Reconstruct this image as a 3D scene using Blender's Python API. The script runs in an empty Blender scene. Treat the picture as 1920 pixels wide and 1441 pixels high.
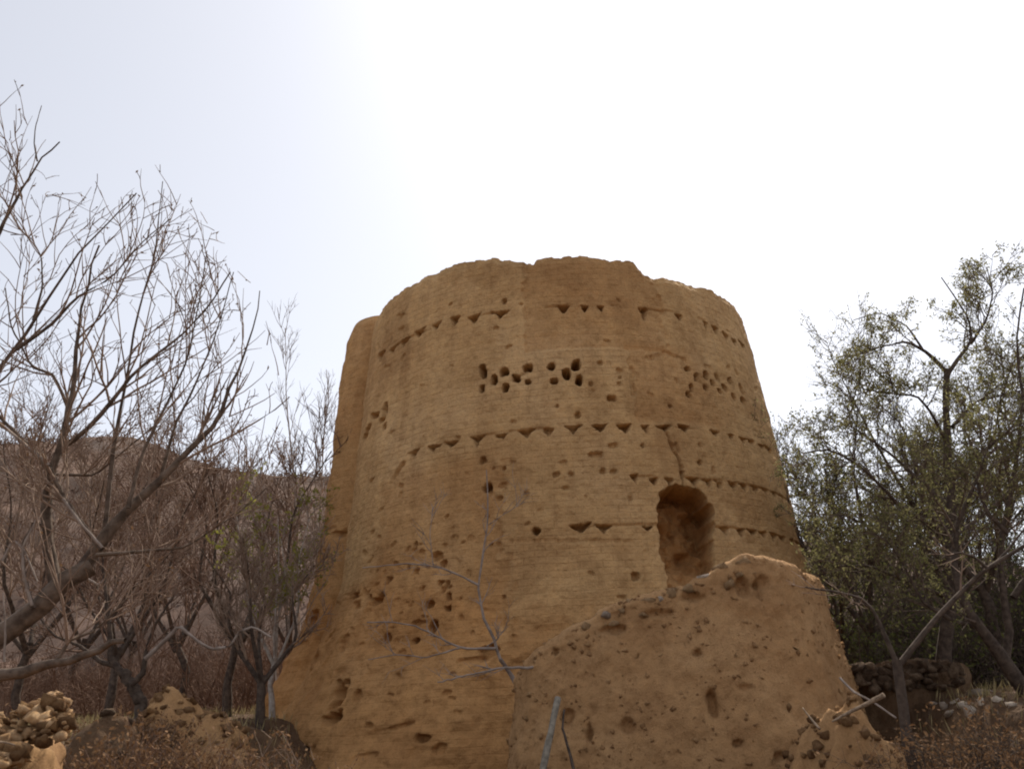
import bpy, math
import numpy as np
from mathutils import Matrix, Vector

# ------------------------------------------------------------------ camera, sky, sun, exposure
SC = bpy.context.scene
COL = SC.collection
EYE = 1.55
F, PITCH, ROLL = 1760.0, 0.343, -0.050
CW, CH = 1920.0, 1441.0
_r = np.array([1.0, 0, 0]); _u = np.array([0, -math.sin(PITCH), math.cos(PITCH)]); _f = np.array([0, math.cos(PITCH), math.sin(PITCH)])
RIGHT = math.cos(ROLL) * _r + math.sin(ROLL) * _u
UP = math.cos(ROLL) * _u - math.sin(ROLL) * _r
cam = bpy.data.cameras.new('camera'); camo = bpy.data.objects.new('camera', cam); COL.objects.link(camo)
cam.sensor_width = 36; cam.lens = 36 * F / CW; cam.clip_start = 0.05; cam.clip_end = 3000
M = Matrix.Identity(4)
for i in range(3):
    M[i][0] = RIGHT[i]; M[i][1] = UP[i]; M[i][2] = -_f[i]
M[2][3] = EYE
camo.matrix_world = M
SC.camera = camo

SUN_EL, SUN_AZ = math.radians(48), math.radians(20)
world = bpy.data.worlds.new('World'); SC.world = world; world.use_nodes = True
wn = world.node_tree
sky = wn.nodes.new('ShaderNodeTexSky'); sky.sky_type = 'NISHITA'; sky.sun_disc = False
sky.sun_elevation = SUN_EL; sky.sun_rotation = SUN_AZ
sky.air_density = 1.0; sky.dust_density = 5.2; sky.ozone_density = 1.0; sky.altitude = 1500
hs = wn.nodes.new('ShaderNodeHueSaturation'); hs.inputs['Saturation'].default_value = 0.42
wn.links.new(sky.outputs[0], hs.inputs['Color'])
veil = wn.nodes.new('ShaderNodeMix'); veil.data_type = 'RGBA'          # a thin even veil of high cloud
veil.inputs[0].default_value = 0.4; veil.inputs[7].default_value = (5.5, 5.6, 6.1, 1)
wn.links.new(hs.outputs[0], veil.inputs[6]); wn.links.new(veil.outputs[2], wn.nodes['Background'].inputs['Color'])
wn.nodes['Background'].inputs['Strength'].default_value = 0.11
sun = bpy.data.lights.new('sun', 'SUN'); suno = bpy.data.objects.new('sun', sun); COL.objects.link(suno)
sun.energy = 3.6; sun.angle = math.radians(0.6); sun.color = (1.0, 0.93, 0.82)
sd = Vector((math.cos(SUN_EL) * math.sin(SUN_AZ), math.cos(SUN_EL) * math.cos(SUN_AZ), math.sin(SUN_EL)))
suno.rotation_euler = sd.to_track_quat('Z', 'Y').to_euler(); suno.location = (10, 40, 50)
vs = SC.view_settings
vs.view_transform = 'Standard'; vs.look = 'None'; vs.gamma = 1.0; vs.use_curve_mapping = False
vs.exposure = 0.60
SC.render.engine = 'CYCLES'
SC.cycles.use_denoising = True
SC.cycles.max_bounces = 6; SC.cycles.diffuse_bounces = 3
SC.cycles.pixel_filter_type = 'BLACKMAN_HARRIS'; SC.cycles.filter_width = 2.0      # a soft compact-camera lens

# ------------------------------------------------------------------ helpers
def ray(px, py):
    d = _f + RIGHT * (px - 960) / F - UP * (py - 720.5) / F
    return d / np.linalg.norm(d)

def at(px, py, Y):
    """the world point at distance Y ahead of the camera seen in that direction"""
    d = ray(px, py); t = Y / d[1]
    return np.array([0, 0, EYE]) + d * t

def pl(pts, Y):
    """polyline from (px, py[, dY]) at depth Y"""
    return np.array([at(p[0], p[1], Y + (p[2] if len(p) > 2 else 0)) for p in pts])

def sm(a, b, x):
    t = np.clip((np.asarray(x, float) - a) / (b - a), 0, 1)
    return t * t * (3 - 2 * t)

def _hash(i, j, k, s):
    h = (i.astype(np.uint32) * np.uint32(374761393) + j.astype(np.uint32) * np.uint32(668265263)
         + k.astype(np.uint32) * np.uint32(2147483647 & 1274126177) + np.uint32((s * 974634777) & 0xffffffff))
    h = (h ^ (h >> np.uint32(13))) * np.uint32(1274126177)
    h = h ^ (h >> np.uint32(16))
    return h.astype(np.float64) / 4294967295.0

def vnoise(x, y, z, s=1):
    x, y, z = np.broadcast_arrays(np.asarray(x, float), np.asarray(y, float), np.asarray(z, float))
    i, j, k = np.floor(x).astype(np.int64), np.floor(y).astype(np.int64), np.floor(z).astype(np.int64)
    fx, fy, fz = x - i, y - j, z - k
    fx, fy, fz = fx * fx * (3 - 2 * fx), fy * fy * (3 - 2 * fy), fz * fz * (3 - 2 * fz)
    out = 0
    for a in (0, 1):
        for b in (0, 1):
            for c in (0, 1):
                w = (fx if a else 1 - fx) * (fy if b else 1 - fy) * (fz if c else 1 - fz)
                out = out + w * _hash(i + a, j + b, k + c, s)
    return out * 2 - 1

def fbm(x, y, z, s=1, o=4, g=0.5):
    v, a = 0, 1.0
    for q in range(o):
        v = v + a * vnoise(x * 2 ** q, y * 2 ** q, z * 2 ** q, s + q * 17); a *= g
    return v

def tag(o, label=None, cat=None, group=None, kind=None):
    if label: o['label'] = label
    if cat: o['category'] = cat
    if group: o['group'] = group
    if kind: o['kind'] = kind
    return o

def empty(name, loc, label, cat, group=None):
    o = bpy.data.objects.new(name, None); COL.objects.link(o); o.location = loc; o.empty_display_size = 0.3
    return tag(o, label, cat, group, 'thing')

def mesh_data(name, V, Fq, mat, smooth=True, uv=None):
    V = np.ascontiguousarray(V, np.float32); Fq = np.ascontiguousarray(Fq, np.int32)
    me = bpy.data.meshes.new(name)
    n, k = Fq.shape
    me.vertices.add(len(V)); me.vertices.foreach_set('co', V.ravel())
    me.loops.add(n * k); me.loops.foreach_set('vertex_index', Fq.ravel())
    me.polygons.add(n); me.polygons.foreach_set('loop_start', np.arange(0, n * k, k, dtype=np.int32))
    me.polygons.foreach_set('loop_total', np.full(n, k, np.int32))
    if smooth: me.polygons.foreach_set('use_smooth', np.ones(n, bool))
    me.update(calc_edges=True)
    if uv is not None:
        l = me.uv_layers.new(name='UVMap'); l.data.foreach_set('uv', np.ascontiguousarray(uv[Fq.ravel()], np.float32).ravel())
    me.materials.append(mat)
    return me

def mesh(name, V, Fq, mat, parent=None, smooth=True, uv=None, base=None, worn=None):
    """one mesh object from world-space points; its origin is its parent's or `base`"""
    V = np.asarray(V, float)
    org = np.zeros(3)
    if parent is not None:
        org = np.array(parent.location); p = parent.parent
        while p is not None: org = org + np.array(p.location); p = p.parent
    elif base is not None: org = np.asarray(base, float)
    o = bpy.data.objects.new(name, mesh_data(name, V - org, Fq, mat, smooth, uv)); COL.objects.link(o)
    if parent is not None: o.parent = parent
    else: o.location = org
    if worn is not None:
        at_ = o.data.attributes.new('worn', 'FLOAT', 'POINT'); at_.data.foreach_set('value', np.ascontiguousarray(worn, np.float32).ravel())
    return o

def grid_faces(nu, nv, wrap=False):
    """vertex index = i*nv + j, i along u"""
    i = np.arange(nu if wrap else nu - 1); j = np.arange(nv - 1)
    I, J = np.meshgrid(i, j, indexing='ij'); I2 = (I + 1) % nu
    return np.stack([I * nv + J, I2 * nv + J, I2 * nv + J + 1, I * nv + J + 1], -1).reshape(-1, 4)

def nrm(v): return v / np.maximum(np.linalg.norm(v, axis=-1, keepdims=True), 1e-9)

class Tubes:
    def __init__(s): s.g = []
    def add(s, P, R, sides=5):
        P = np.asarray(P, float); R = np.asarray(R, float)
        if P.ndim == 2: P, R = P[None], R[None]
        s.g.append((P, R, sides)); return s
    def arrays(s):
        VV, FF, off = [], [], 0
        for P, R, m in s.g:
            K, n, _ = P.shape
            T = nrm(np.gradient(P, axis=1))
            ref = np.where(np.abs(T[..., :1]) > 0.85, np.array([0.1, 0.2, 0.95]), np.array([0.97, 0.2, 0.1]))
            A = nrm(np.cross(T, ref)); B = np.cross(T, A)
            a = np.arange(m) / m * 2 * np.pi
            V = P[:, :, None] + R[:, :, None, None] * (np.cos(a)[:, None] * A[:, :, None] + np.sin(a)[:, None] * B[:, :, None])
            VV.append(V.reshape(-1, 3))
            i, j = np.meshgrid(np.arange(n - 1), np.arange(m), indexing='ij'); j2 = (j + 1) % m
            q = np.stack([i * m + j, i * m + j2, (i + 1) * m + j2, (i + 1) * m + j], -1).reshape(-1, 4)
            FF.append((q[None] + (np.arange(K) * n * m)[:, None, None]).reshape(-1, 4) + off); off += K * n * m
        return np.concatenate(VV), np.concatenate(FF)
    def build(s, name, mat, parent=None, base=None):
        V, Fq = s.arrays(); return mesh(name, V, Fq, mat, parent, base=base)

def resample(P, n):
    P = np.asarray(P, float)
    d = np.r_[0, np.cumsum(np.linalg.norm(np.diff(P, axis=0), axis=1))]; t = np.linspace(0, d[-1], n)
    # smooth through the points (Catmull-Rom like, by double interpolation)
    Q = np.stack([np.interp(np.linspace(0, d[-1], n * 4), d, P[:, k]) for k in range(3)], 1)
    k = np.ones(5) / 5
    Qp = np.pad(Q, ((2, 2), (0, 0)), mode='edge')
    Qs = np.stack([np.convolve(Qp[:, c], k, 'valid') for c in range(3)], 1); Qs[0], Qs[-1] = Q[0], Q[-1]
    return Qs[np.linspace(0, len(Qs) - 1, n).round().astype(int)]

def limb(pts, Y, r0, r1, n=14, rng=None, rough=0.0):
    P = resample(pl(pts, Y) if not isinstance(pts, np.ndarray) else pts, n)
    R = r1 + (r0 - r1) * (1 - np.linspace(0, 1, n)) ** 1.6
    if rng is not None:
        R = R * (1 + rough * rng.standard_normal(n) * 0.5); P[1:-1] += rng.standard_normal((n - 2, 3)) * rough * r0
    return P, R

def grow(P, R, c, rng, L=(0.3, 0.6), ang=(25, 60), up=0.3, bias=(0, 0, 0), wig=0.15, n=5, rr=0.6, tip=0.35, tmin=0.2, rmax=9, rmin=0.0, taper=0.4, droop=0.0):
    K, m, _ = P.shape; N = K * c
    idx = np.repeat(np.arange(K), c); t = rng.uniform(tmin, 1, N); tt = t * (m - 1); i = np.minimum(tt.astype(int), m - 2); fr = (tt - i)[:, None]
    A, B = P[idx, i], P[idx, i + 1]; p = A + (B - A) * fr; T = nrm(B - A)
    r = R[idx, i] + (R[idx, i + 1] - R[idx, i]) * fr[:, 0]
    v = rng.standard_normal((N, 3)); v -= (v * T).sum(1, keepdims=True) * T; v = nrm(v)
    a = np.radians(rng.uniform(*ang, N))[:, None]
    d = nrm(np.cos(a) * T + np.sin(a) * v + np.array([0, 0, up]) + np.asarray(bias))
    Ln = rng.uniform(*L, N) * (1 - taper * t)
    out = [p]; seg = (Ln / (n - 1))[:, None]
    for k in range(n - 1):
        d = nrm(d + wig * rng.standard_normal((N, 3)) + np.array([0, 0, 0.12 * up - droop])); p = p + d * seg; out.append(p)
    Q = np.stack(out, 1); r0 = np.clip(r * rr, rmin, rmax)
    return Q, r0[:, None] * np.linspace(1, tip, n)[None]

def leaf_arrays(P, count, rng, size, jit, asp=0.45):
    """leaf-sized quads spread along the twigs P[K,n,3]"""
    K, n, _ = P.shape; N = K * count
    idx = np.repeat(np.arange(K), count); t = rng.uniform(0.2, 1, N) * (n - 1); i = np.minimum(t.astype(int), n - 2); f = (t - i)[:, None]
    c = P[idx, i] + (P[idx, i + 1] - P[idx, i]) * f + rng.standard_normal((N, 3)) * jit
    a = nrm(rng.standard_normal((N, 3)) + np.array([0, 0, 0.3])); b = nrm(np.cross(a, rng.standard_normal((N, 3))))
    s = rng.uniform(*size, N)[:, None]
    V = np.stack([c - a * s * .5, c + b * s * asp * .5, c + a * s * .5, c - b * s * asp * .5], 1).reshape(-1, 3)
    return V, np.arange(N * 4).reshape(-1, 4)

# ------------------------------------------------------------------ materials
def new_mat(name):
    m = bpy.data.materials.new(name); m.use_nodes = True
    nt = m.node_tree; b = nt.nodes['Principled BSDF']; b.inputs['Roughness'].default_value = 0.95
    b.inputs['Specular IOR Level'].default_value = 0.15
    return m, nt, b

def N(nt, t, **k):
    n = nt.nodes.new(t)
    for a, v in k.items():
        if a in n.inputs: n.inputs[a].default_value = v
        else: setattr(n, a, v)
    return n

def ramp(nt, stops, src):
    r = nt.nodes.new('ShaderNodeValToRGB'); e = r.color_ramp.elements
    while len(e) < len(stops): e.new(0.5)
    for q, (p, c) in enumerate(stops): e[q].position = p; e[q].color = (*c, 1)
    nt.links.new(src, r.inputs['Fac']); return r

def mixc(nt, fac, a, b, mode='MIX'):
    m = nt.nodes.new('ShaderNodeMix'); m.data_type = 'RGBA'; m.blend_type = mode
    for s, v in ((m.inputs[0], fac), (m.inputs[6], a), (m.inputs[7], b)):
        if hasattr(v, 'links') or isinstance(v, bpy.types.NodeSocket): nt.links.new(v, s)
        elif isinstance(v, (int, float)): s.default_value = v
        else: s.default_value = (*v, 1)
    return m.outputs[2]

def mud(name, ca, cb, cc, courses=False, scale=1.0, bump=0.5, vary=False):
    """earth plaster: broad stains, fine mottling, straw-and-grit relief, optional brick courses"""
    m, nt, b = new_mat(name)
    tc = N(nt, 'ShaderNodeTexCoord'); co = tc.outputs['Object']
    n1 = N(nt, 'ShaderNodeTexNoise', Scale=0.55 * scale, Detail=5.0, Roughness=0.6); nt.links.new(co, n1.inputs['Vector'])
    n2 = N(nt, 'ShaderNodeTexNoise', Scale=5.0 * scale, Detail=8.0, Roughness=0.7); nt.links.new(co, n2.inputs['Vector'])
    n3 = N(nt, 'ShaderNodeTexNoise', Scale=34.0 * scale, Detail=6.0, Roughness=0.75); nt.links.new(co, n3.inputs['Vector'])
    base = ramp(nt, [(0.36, ca), (0.50, cb), (0.66, cc)], n1.outputs['Fac']).outputs['Color']
    mott = ramp(nt, [(0.28, (0.66, 0.62, 0.58)), (0.5, (1, 1, 1)), (0.72, (1.18, 1.16, 1.12))], n2.outputs['Fac']).outputs['Color']
    col = mixc(nt, 0.8, base, mott, 'MULTIPLY')
    grit = ramp(nt, [(0.33, (0.60, 0.56, 0.52)), (0.46, (1, 1, 1)), (0.70, (1.12, 1.12, 1.1))], n3.outputs['Fac']).outputs['Color']
    col = mixc(nt, 0.7, col, grit, 'MULTIPLY')
    h = N(nt, 'ShaderNodeMath', operation='MULTIPLY_ADD'); nt.links.new(n2.outputs['Fac'], h.inputs[0]); h.inputs[1].default_value = 1.6
    nt.links.new(n3.outputs['Fac'], h.inputs[2]); height = h.outputs[0]
    if courses:
        uvn = tc.outputs['UV']
        w = N(nt, 'ShaderNodeTexNoise', Scale=1.6, Detail=3.0); nt.links.new(uvn, w.inputs['Vector'])
        ws = N(nt, 'ShaderNodeVectorMath', operation='SCALE', Scale=0.09); nt.links.new(w.outputs['Color'], ws.inputs[0])
        wa = N(nt, 'ShaderNodeVectorMath', operation='ADD'); nt.links.new(uvn, wa.inputs[0]); nt.links.new(ws.outputs[0], wa.inputs[1])
        br = N(nt, 'ShaderNodeTexBrick'); br.inputs['Scale'].default_value = 1.0
        br.inputs['Brick Width'].default_value = 0.34; br.inputs['Row Height'].default_value = 0.115; br.inputs['Mortar Size'].default_value = 0.014
        br.inputs['Mortar Smooth'].default_value = 0.6; br.inputs['Color1'].default_value = (1, 1, 1, 1); br.inputs['Color2'].default_value = (0.9, 0.88, 0.86, 1)
        br.inputs['Mortar'].default_value = (0.70, 0.64, 0.58, 1)
        nt.links.new(wa.outputs[0], br.inputs['Vector'])
        n4 = N(nt, 'ShaderNodeTexNoise', Scale=0.9, Detail=4.0); nt.links.new(co, n4.inputs['Vector'])
        k = ramp(nt, [(0.40, (0.0, 0.0, 0.0)), (0.66, (0.60, 0.60, 0.60))], n4.outputs['Fac']).outputs['Color']
        mp = N(nt, 'ShaderNodeMapping'); mp.inputs['Scale'].default_value = (2.6, 0.22, 1); nt.links.new(uvn, mp.inputs['Vector'])
        ns = N(nt, 'ShaderNodeTexNoise', Scale=1.0, Detail=6.0, Roughness=0.65); nt.links.new(mp.outputs[0], ns.inputs['Vector'])
        col = mixc(nt, 0.5, col, ramp(nt, [(0.32, (0.74, 0.68, 0.63)), (0.5, (1, 1, 1)), (0.68, (1.14, 1.13, 1.1))], ns.outputs['Fac']).outputs['Color'], 'MULTIPLY')
        vo = N(nt, 'ShaderNodeTexVoronoi', Scale=0.75); nt.links.new(wa.outputs[0], vo.inputs['Vector'])
        vh = N(nt, 'ShaderNodeSeparateColor'); nt.links.new(vo.outputs['Color'], vh.inputs[0])
        col = mixc(nt, 0.45, col, ramp(nt, [(0.0, (0.82, 0.78, 0.74)), (1.0, (1.14, 1.14, 1.13))], vh.outputs[0]).outputs['Color'], 'MULTIPLY')
        wr = N(nt, 'ShaderNodeAttribute', attribute_name='worn')
        keep = mixc(nt, wr.outputs['Fac'], k, (0, 0, 0))
        col = mixc(nt, keep, col, mixc(nt, 1.0, col, br.outputs['Color'], 'MULTIPLY'))
        col = mixc(nt, wr.outputs['Fac'], col, mixc(nt, 1.0, col, (0.85, 0.71, 0.59), 'MULTIPLY'))
        h2 = N(nt, 'ShaderNodeMath', operation='MULTIPLY_ADD'); nt.links.new(br.outputs['Fac'], h2.inputs[0]); h2.inputs[1].default_value = -0.22
        nt.links.new(height, h2.inputs[2]); height = h2.outputs[0]
    if vary:
        oi = N(nt, 'ShaderNodeObjectInfo')
        col = mixc(nt, 1.0, col, ramp(nt, [(0.0, (0.55, 0.50, 0.46)), (0.6, (0.95, 0.92, 0.9)), (1.0, (1.25, 1.22, 1.15))], oi.outputs['Random']).outputs['Color'], 'MULTIPLY')
    nt.links.new(col, b.inputs['Base Color'])
    bp = N(nt, 'ShaderNodeBump', Strength=bump, Distance=0.035); nt.links.new(height, bp.inputs['Height']); nt.links.new(bp.outputs[0], b.inputs['Normal'])
    return m

def bark(name, ca, cb, scale=14.0):
    m, nt, b = new_mat(name)
    tc = N(nt, 'ShaderNodeTexCoord'); n = N(nt, 'ShaderNodeTexNoise', Scale=scale, Detail=5.0); nt.links.new(tc.outputs['Object'], n.inputs['Vector'])
    nt.links.new(ramp(nt, [(0.35, ca), (0.65, cb)], n.outputs['Fac']).outputs['Color'], b.inputs['Base Color'])
    bp = N(nt, 'ShaderNodeBump', Strength=0.6, Distance=0.02); nt.links.new(n.outputs['Fac'], bp.inputs['Height']); nt.links.new(bp.outputs[0], b.inputs['Normal'])
    return m

def leafm(name, ca, cb, trans=0.45):
    m, nt, b = new_mat(name)
    g = N(nt, 'ShaderNodeNewGeometry')
    c = ramp(nt, [(0.0, ca), (1.0, cb)], g.outputs['Random Per Island']).outputs['Color']
    nt.links.new(c, b.inputs['Base Color'])
    t = N(nt, 'ShaderNodeBsdfTranslucent'); nt.links.new(c, t.inputs['Color'])
    mx = N(nt, 'ShaderNodeMixShader'); mx.inputs[0].default_value = trans
    nt.links.new(b.outputs[0], mx.inputs[1]); nt.links.new(t.outputs[0], mx.inputs[2])
    nt.links.new(mx.outputs[0], nt.nodes['Material Output'].inputs['Surface'])
    return m

M_TOWER = mud('tower_mud', (0.485, 0.29, 0.130), (0.55, 0.343, 0.158), (0.60, 0.388, 0.192), courses=True, bump=0.75)
M_WALL = mud('wall_mud', (0.40, 0.222, 0.10), (0.475, 0.272, 0.124), (0.53, 0.315, 0.15), scale=1.6, bump=0.8)
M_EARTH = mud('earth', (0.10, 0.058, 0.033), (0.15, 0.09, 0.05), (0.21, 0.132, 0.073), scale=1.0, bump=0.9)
M_HILL = mud('hill_earth', (0.07, 0.045, 0.034), (0.11, 0.07, 0.052), (0.17, 0.105, 0.075), scale=0.22, bump=0.6)
M_STONE = mud('stone_tan', (0.40, 0.24, 0.12), (0.50, 0.32, 0.17), (0.56, 0.39, 0.23), scale=3.0, vary=True)
M_STONEP = mud('stone_pale', (0.34, 0.28, 0.22), (0.44, 0.37, 0.30), (0.54, 0.47, 0.39), scale=3.0, vary=True)
M_CLOD = mud('mud_clod', (0.30, 0.17, 0.08), (0.38, 0.22, 0.105), (0.45, 0.28, 0.14), scale=3.0, bump=0.8, vary=True)
M_CREST = mud('crest_clod', (0.38, 0.23, 0.115), (0.46, 0.29, 0.15), (0.52, 0.35, 0.20), scale=3.0, bump=0.8)
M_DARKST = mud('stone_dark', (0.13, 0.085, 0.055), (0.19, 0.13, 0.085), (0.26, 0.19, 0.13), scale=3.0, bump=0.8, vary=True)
M_BARK = bark('bark_brown', (0.075, 0.053, 0.039), (0.18, 0.132, 0.098))
M_BARKD = bark('bark_dark', (0.05, 0.036, 0.028), (0.11, 0.08, 0.06))
M_BARKP = bark('bark_pale', (0.24, 0.20, 0.17), (0.42, 0.37, 0.32))
M_TWIG = bark('twig_brown', (0.19, 0.125, 0.088), (0.33, 0.235, 0.17), 5.0)
M_TWIGR = bark('twig_red_brown', (0.125, 0.074, 0.050), (0.23, 0.142, 0.098), 3.0)
M_TWIGP = bark('twig_pale', (0.20, 0.155, 0.125), (0.34, 0.275, 0.23), 9.0)
M_WOOD = bark('weathered_wood', (0.15, 0.13, 0.10), (0.27, 0.235, 0.185), 16.0)
M_WOODL = bark('split_wood', (0.17, 0.115, 0.075), (0.38, 0.28, 0.19), 22.0)
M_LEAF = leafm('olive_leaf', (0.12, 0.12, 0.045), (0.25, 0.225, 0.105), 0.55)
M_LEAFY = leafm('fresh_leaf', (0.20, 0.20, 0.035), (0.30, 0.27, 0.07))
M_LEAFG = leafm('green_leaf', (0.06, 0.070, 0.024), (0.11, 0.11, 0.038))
M_DRY = leafm('dry_leaf', (0.14, 0.075, 0.038), (0.26, 0.15, 0.075), 0.2)
M_GRASS = leafm('dry_grass', (0.20, 0.16, 0.07), (0.40, 0.31, 0.16), 0.3)
M_SCRUB = leafm('scrub', (0.07, 0.045, 0.034), (0.19, 0.125, 0.09), 0.2)

# ------------------------------------------------------------------ ground and hill
def ground_z(x, y):
    x = np.asarray(x, float); y = np.asarray(y, float)
    L = sm(-2.3, -4.4, x); Rr = sm(4.5, 5.7, x); far = np.clip(y - 17, 0, 60) * 0.03
    bl = 1.28 * sm(8.2, 9.6, y) + 0.5 * sm(9.5, 17, y)
    br = 1.40 * sm(9.0, 9.95, y) + 0.25 * sm(11, 16, y)
    c = 0.45 * sm(8, 14, y) + 1.0 * sm(20, 28, y)
    z = c * (1 - L) * (1 - Rr) + bl * L + br * Rr + far
    return z + 0.07 * fbm(x * 0.9, y * 0.9, 0, 5, 3) * sm(3, 6, y) + 0.02 * fbm(x * 5, y * 5, 0, 9, 2)

s = np.linspace(-1, 1, 400); gx = np.sinh(s * 6.2) / np.sinh(6.2) * 900
t = np.linspace(-1, 1, 400); gy = 10 + np.sinh(t * 6.4) / np.sinh(6.4) * 900
GX, GY = np.meshgrid(gx, gy, indexing='ij')
GZ = ground_z(GX, GY)
tag(mesh('ground', np.stack([GX, GY, GZ], -1).reshape(-1, 3), grid_faces(len(gx), len(gy)), M_EARTH), kind='structure')

RIDGE = np.array([at(px, py, 150) for px, py in ((-900, 800), (-400, 815), (0, 838), (130, 838), (180, 832), (250, 824), (300, 836), (340, 852), (400, 876), (440, 888), (620, 900), (1060, 950), (1560, 1060), (1920, 1110), (2600, 1150))])
hx = np.linspace(-190, 190, 300); hy = np.concatenate([np.linspace(52, 150, 130), np.linspace(152, 320, 50)])
HX, HY = np.meshgrid(hx, hy, indexing='ij')
def hill_z(x, y):
    zc = np.interp(x, RIDGE[:, 0], RIDGE[:, 2])
    q = sm(30, 150, y) * 0.55 + np.clip((y - 50) / 100, 0, 1) * 0.45
    z = zc * q * np.where(y > 150, 1 - 0.9 * sm(150, 330, y), 1.0)
    k = sm(150, 120, y) * sm(50, 70, y)
    return z - 2.5 * sm(75, 50, y) + 2.2 * k * fbm(x / 22, y / 22, 0, 31, 4) + 0.35 * fbm(x / 3, y / 3, 0, 37, 3)
HZ = hill_z(HX, HY)
tag(mesh('hill', np.stack([HX, HY, HZ], -1).reshape(-1, 3), grid_faces(len(hx), len(hy)), M_HILL), kind='structure')

# ------------------------------------------------------------------ the round mud tower
TX, TY = 0.987, 19.941
TK, TR, TZ = 0.116, 4.6, 4.626 + EYE
ROWS = [7.002 + EYE, 4.626 + EYE, 3.690 + EYE, 2.846 + EYE]
def tr(z): return TR - TK * (np.asarray(z, float) - TZ)
def hit(px, py):
    """bearing, height and distance where the sight line through a pixel meets the tower's cone"""
    d = ray(px, py); o = np.array([0, 0, EYE])
    a0 = TR + TK * TZ - TK * o[2]; ax, ay = o[0] - TX, o[1] - TY
    A = d[0] ** 2 + d[1] ** 2 - (TK * d[2]) ** 2; B = 2 * (ax * d[0] + ay * d[1] + a0 * TK * d[2]); C = ax * ax + ay * ay - a0 * a0
    D = max(B * B - 4 * A * C, 0.0); tt = (-B - math.sqrt(D)) / (2 * A); p = o + d * tt
    return math.atan2(p[0] - TX, TY - p[1]), p[2], tt

RIM = [(720, 572), (740, 555), (775, 530), (810, 512), (860, 495), (920, 482), (960, 485), (999, 489), (1005, 481), (1060, 477), (1110, 480), (1140, 487), (1190, 487), (1210, 510), (1225, 517), (1270, 522), (1310, 538), (1350, 553), (1378, 572)]
rim = np.array([hit(*p)[:2] for p in RIM])
th_f = np.linspace(math.radians(-108), math.radians(100), 980); th_b = np.linspace(math.radians(100), math.radians(252), 60)[1:-1]
th = np.concatenate([th_f, th_b]); NT = len(th)
ths = np.where(th > np.pi, th - 2 * np.pi, th)
ztop = np.interp(ths, rim[:, 0], rim[:, 1])
ztop += 0.022 * fbm(ths * 16, 0, 0, 3, 4) + 0.012 * np.sign(np.sin(ths * 75 + 3 * vnoise(ths * 20, 0, 0, 4)))
TH_B0 = -1.235                                   # where the buttress strip begins
bt = sm(TH_B0 + 0.01, TH_B0 - 0.03, ths) * sm(-1.85, -1.7, ths); bp_ = sm(TH_B0, TH_B0 - 0.19, ths) ** 0.8 * sm(-1.85, -1.7, ths)
zb0 = hit(684, 604)[1]
ztop = ztop * (1 - bt) + bt * (zb0 - 0.62 * np.clip((TH_B0 - 0.09 - ths) / 0.11, 0, 1.8) ** 2.0)
NZ = 540; ZB = -0.4
S = np.linspace(0, 1, NZ)
Tm = np.repeat(th[:, None], NZ, 1); Ts = np.repeat(ths[:, None], NZ, 1)
Zm = ZB + S[None] * (ztop[:, None] - ZB)
Um = TR * Ts
CX, CY = np.cos(Ts) * 4.6, np.sin(Ts) * 4.6
dr = 0.030 * fbm(CX * 0.7, CY * 0.7, Zm * 0.7, 11, 3) + 0.014 * fbm(CX * 3.5, CY * 3.5, Zm * 5, 13, 4) + 0.008 * vnoise(CX * 22, CY * 22, Zm * 26, 14)
n_edge = fbm(CX * 7, CY * 7, Zm * 7, 19, 2); n_fine = vnoise(CX * 19, CY * 19, Zm * 19, 29); n_big = fbm(CX * 1.6, CY * 1.6, Zm * 1.6, 23, 3)
# spreading foot, rougher towards the ground
foot = np.clip(4.3 - Zm, 0, 9); lft = 0.22 + 0.78 * sm(0.35, -0.75, Ts)
dr += 0.205 * lft * foot ** 1.35 + 0.022 * foot * n_big
ero = sm(3.6, 2.2, Zm + 0.35 * n_big - 0.9 * sm(-0.1, -0.6, Ts))
dr += ero * (0.055 * fbm(CX * 2.5, CY * 2.5, Zm * 3.5, 41, 4) - 0.03)
# top layer of plaster left on both sides of a bare panel
pa, pb = hit(988, 600)[0], hit(1236, 560)[0]; pc = hit(1185, 700)[0]
zt1, zt2 = hit(985, 575)[1], hit(985, 660)[1]
edge = 0.02 * n_edge + 0.015 * n_big
panel = sm(pa - .008, pa + .008, Ts + edge) * sm(pb + .02, pb - .02, Ts + edge * 1.5) * sm(zt2 - .02, zt2 + .03, Zm + edge)
dr -= 0.045 * panel
lay = sm(pc - .01, pc + .012, Ts + edge) * sm(pc + .45, pc + .25, Ts + edge * 2) * sm(hit(1185, 800)[1] + .02, hit(1185, 790)[1] + .1, Zm + edge) * sm(hit(1185, 640)[1] + .1, hit(1185, 655)[1], Zm + edge)
dr -= 0.035 * lay
patch = sm(hit(700, 950)[0], hit(730, 950)[0], Ts + edge * 2) * sm(hit(960, 1000)[0], hit(945, 1000)[0], Ts + edge * 2) * sm(hit(850, 1230)[1], hit(850, 1200)[1], Zm + edge * 3) * sm(hit(850, 850)[1], hit(850, 890)[1], Zm + edge * 4)
dr -= 0.035 * patch * (0.6 + 0.7 * n_big)
# buttress strip on the left with a groove beside it
dr += bp_[:, None] * (0.44 + 0.05 * n_big) * sm(ZB, 1.5, Zm)
gro = np.exp(-((Ts - (TH_B0 + 0.01 + 0.012 * n_big)) / 0.035) ** 2)
dr -= gro * 0.30 * sm(2.0, 4.0, Zm)

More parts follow.
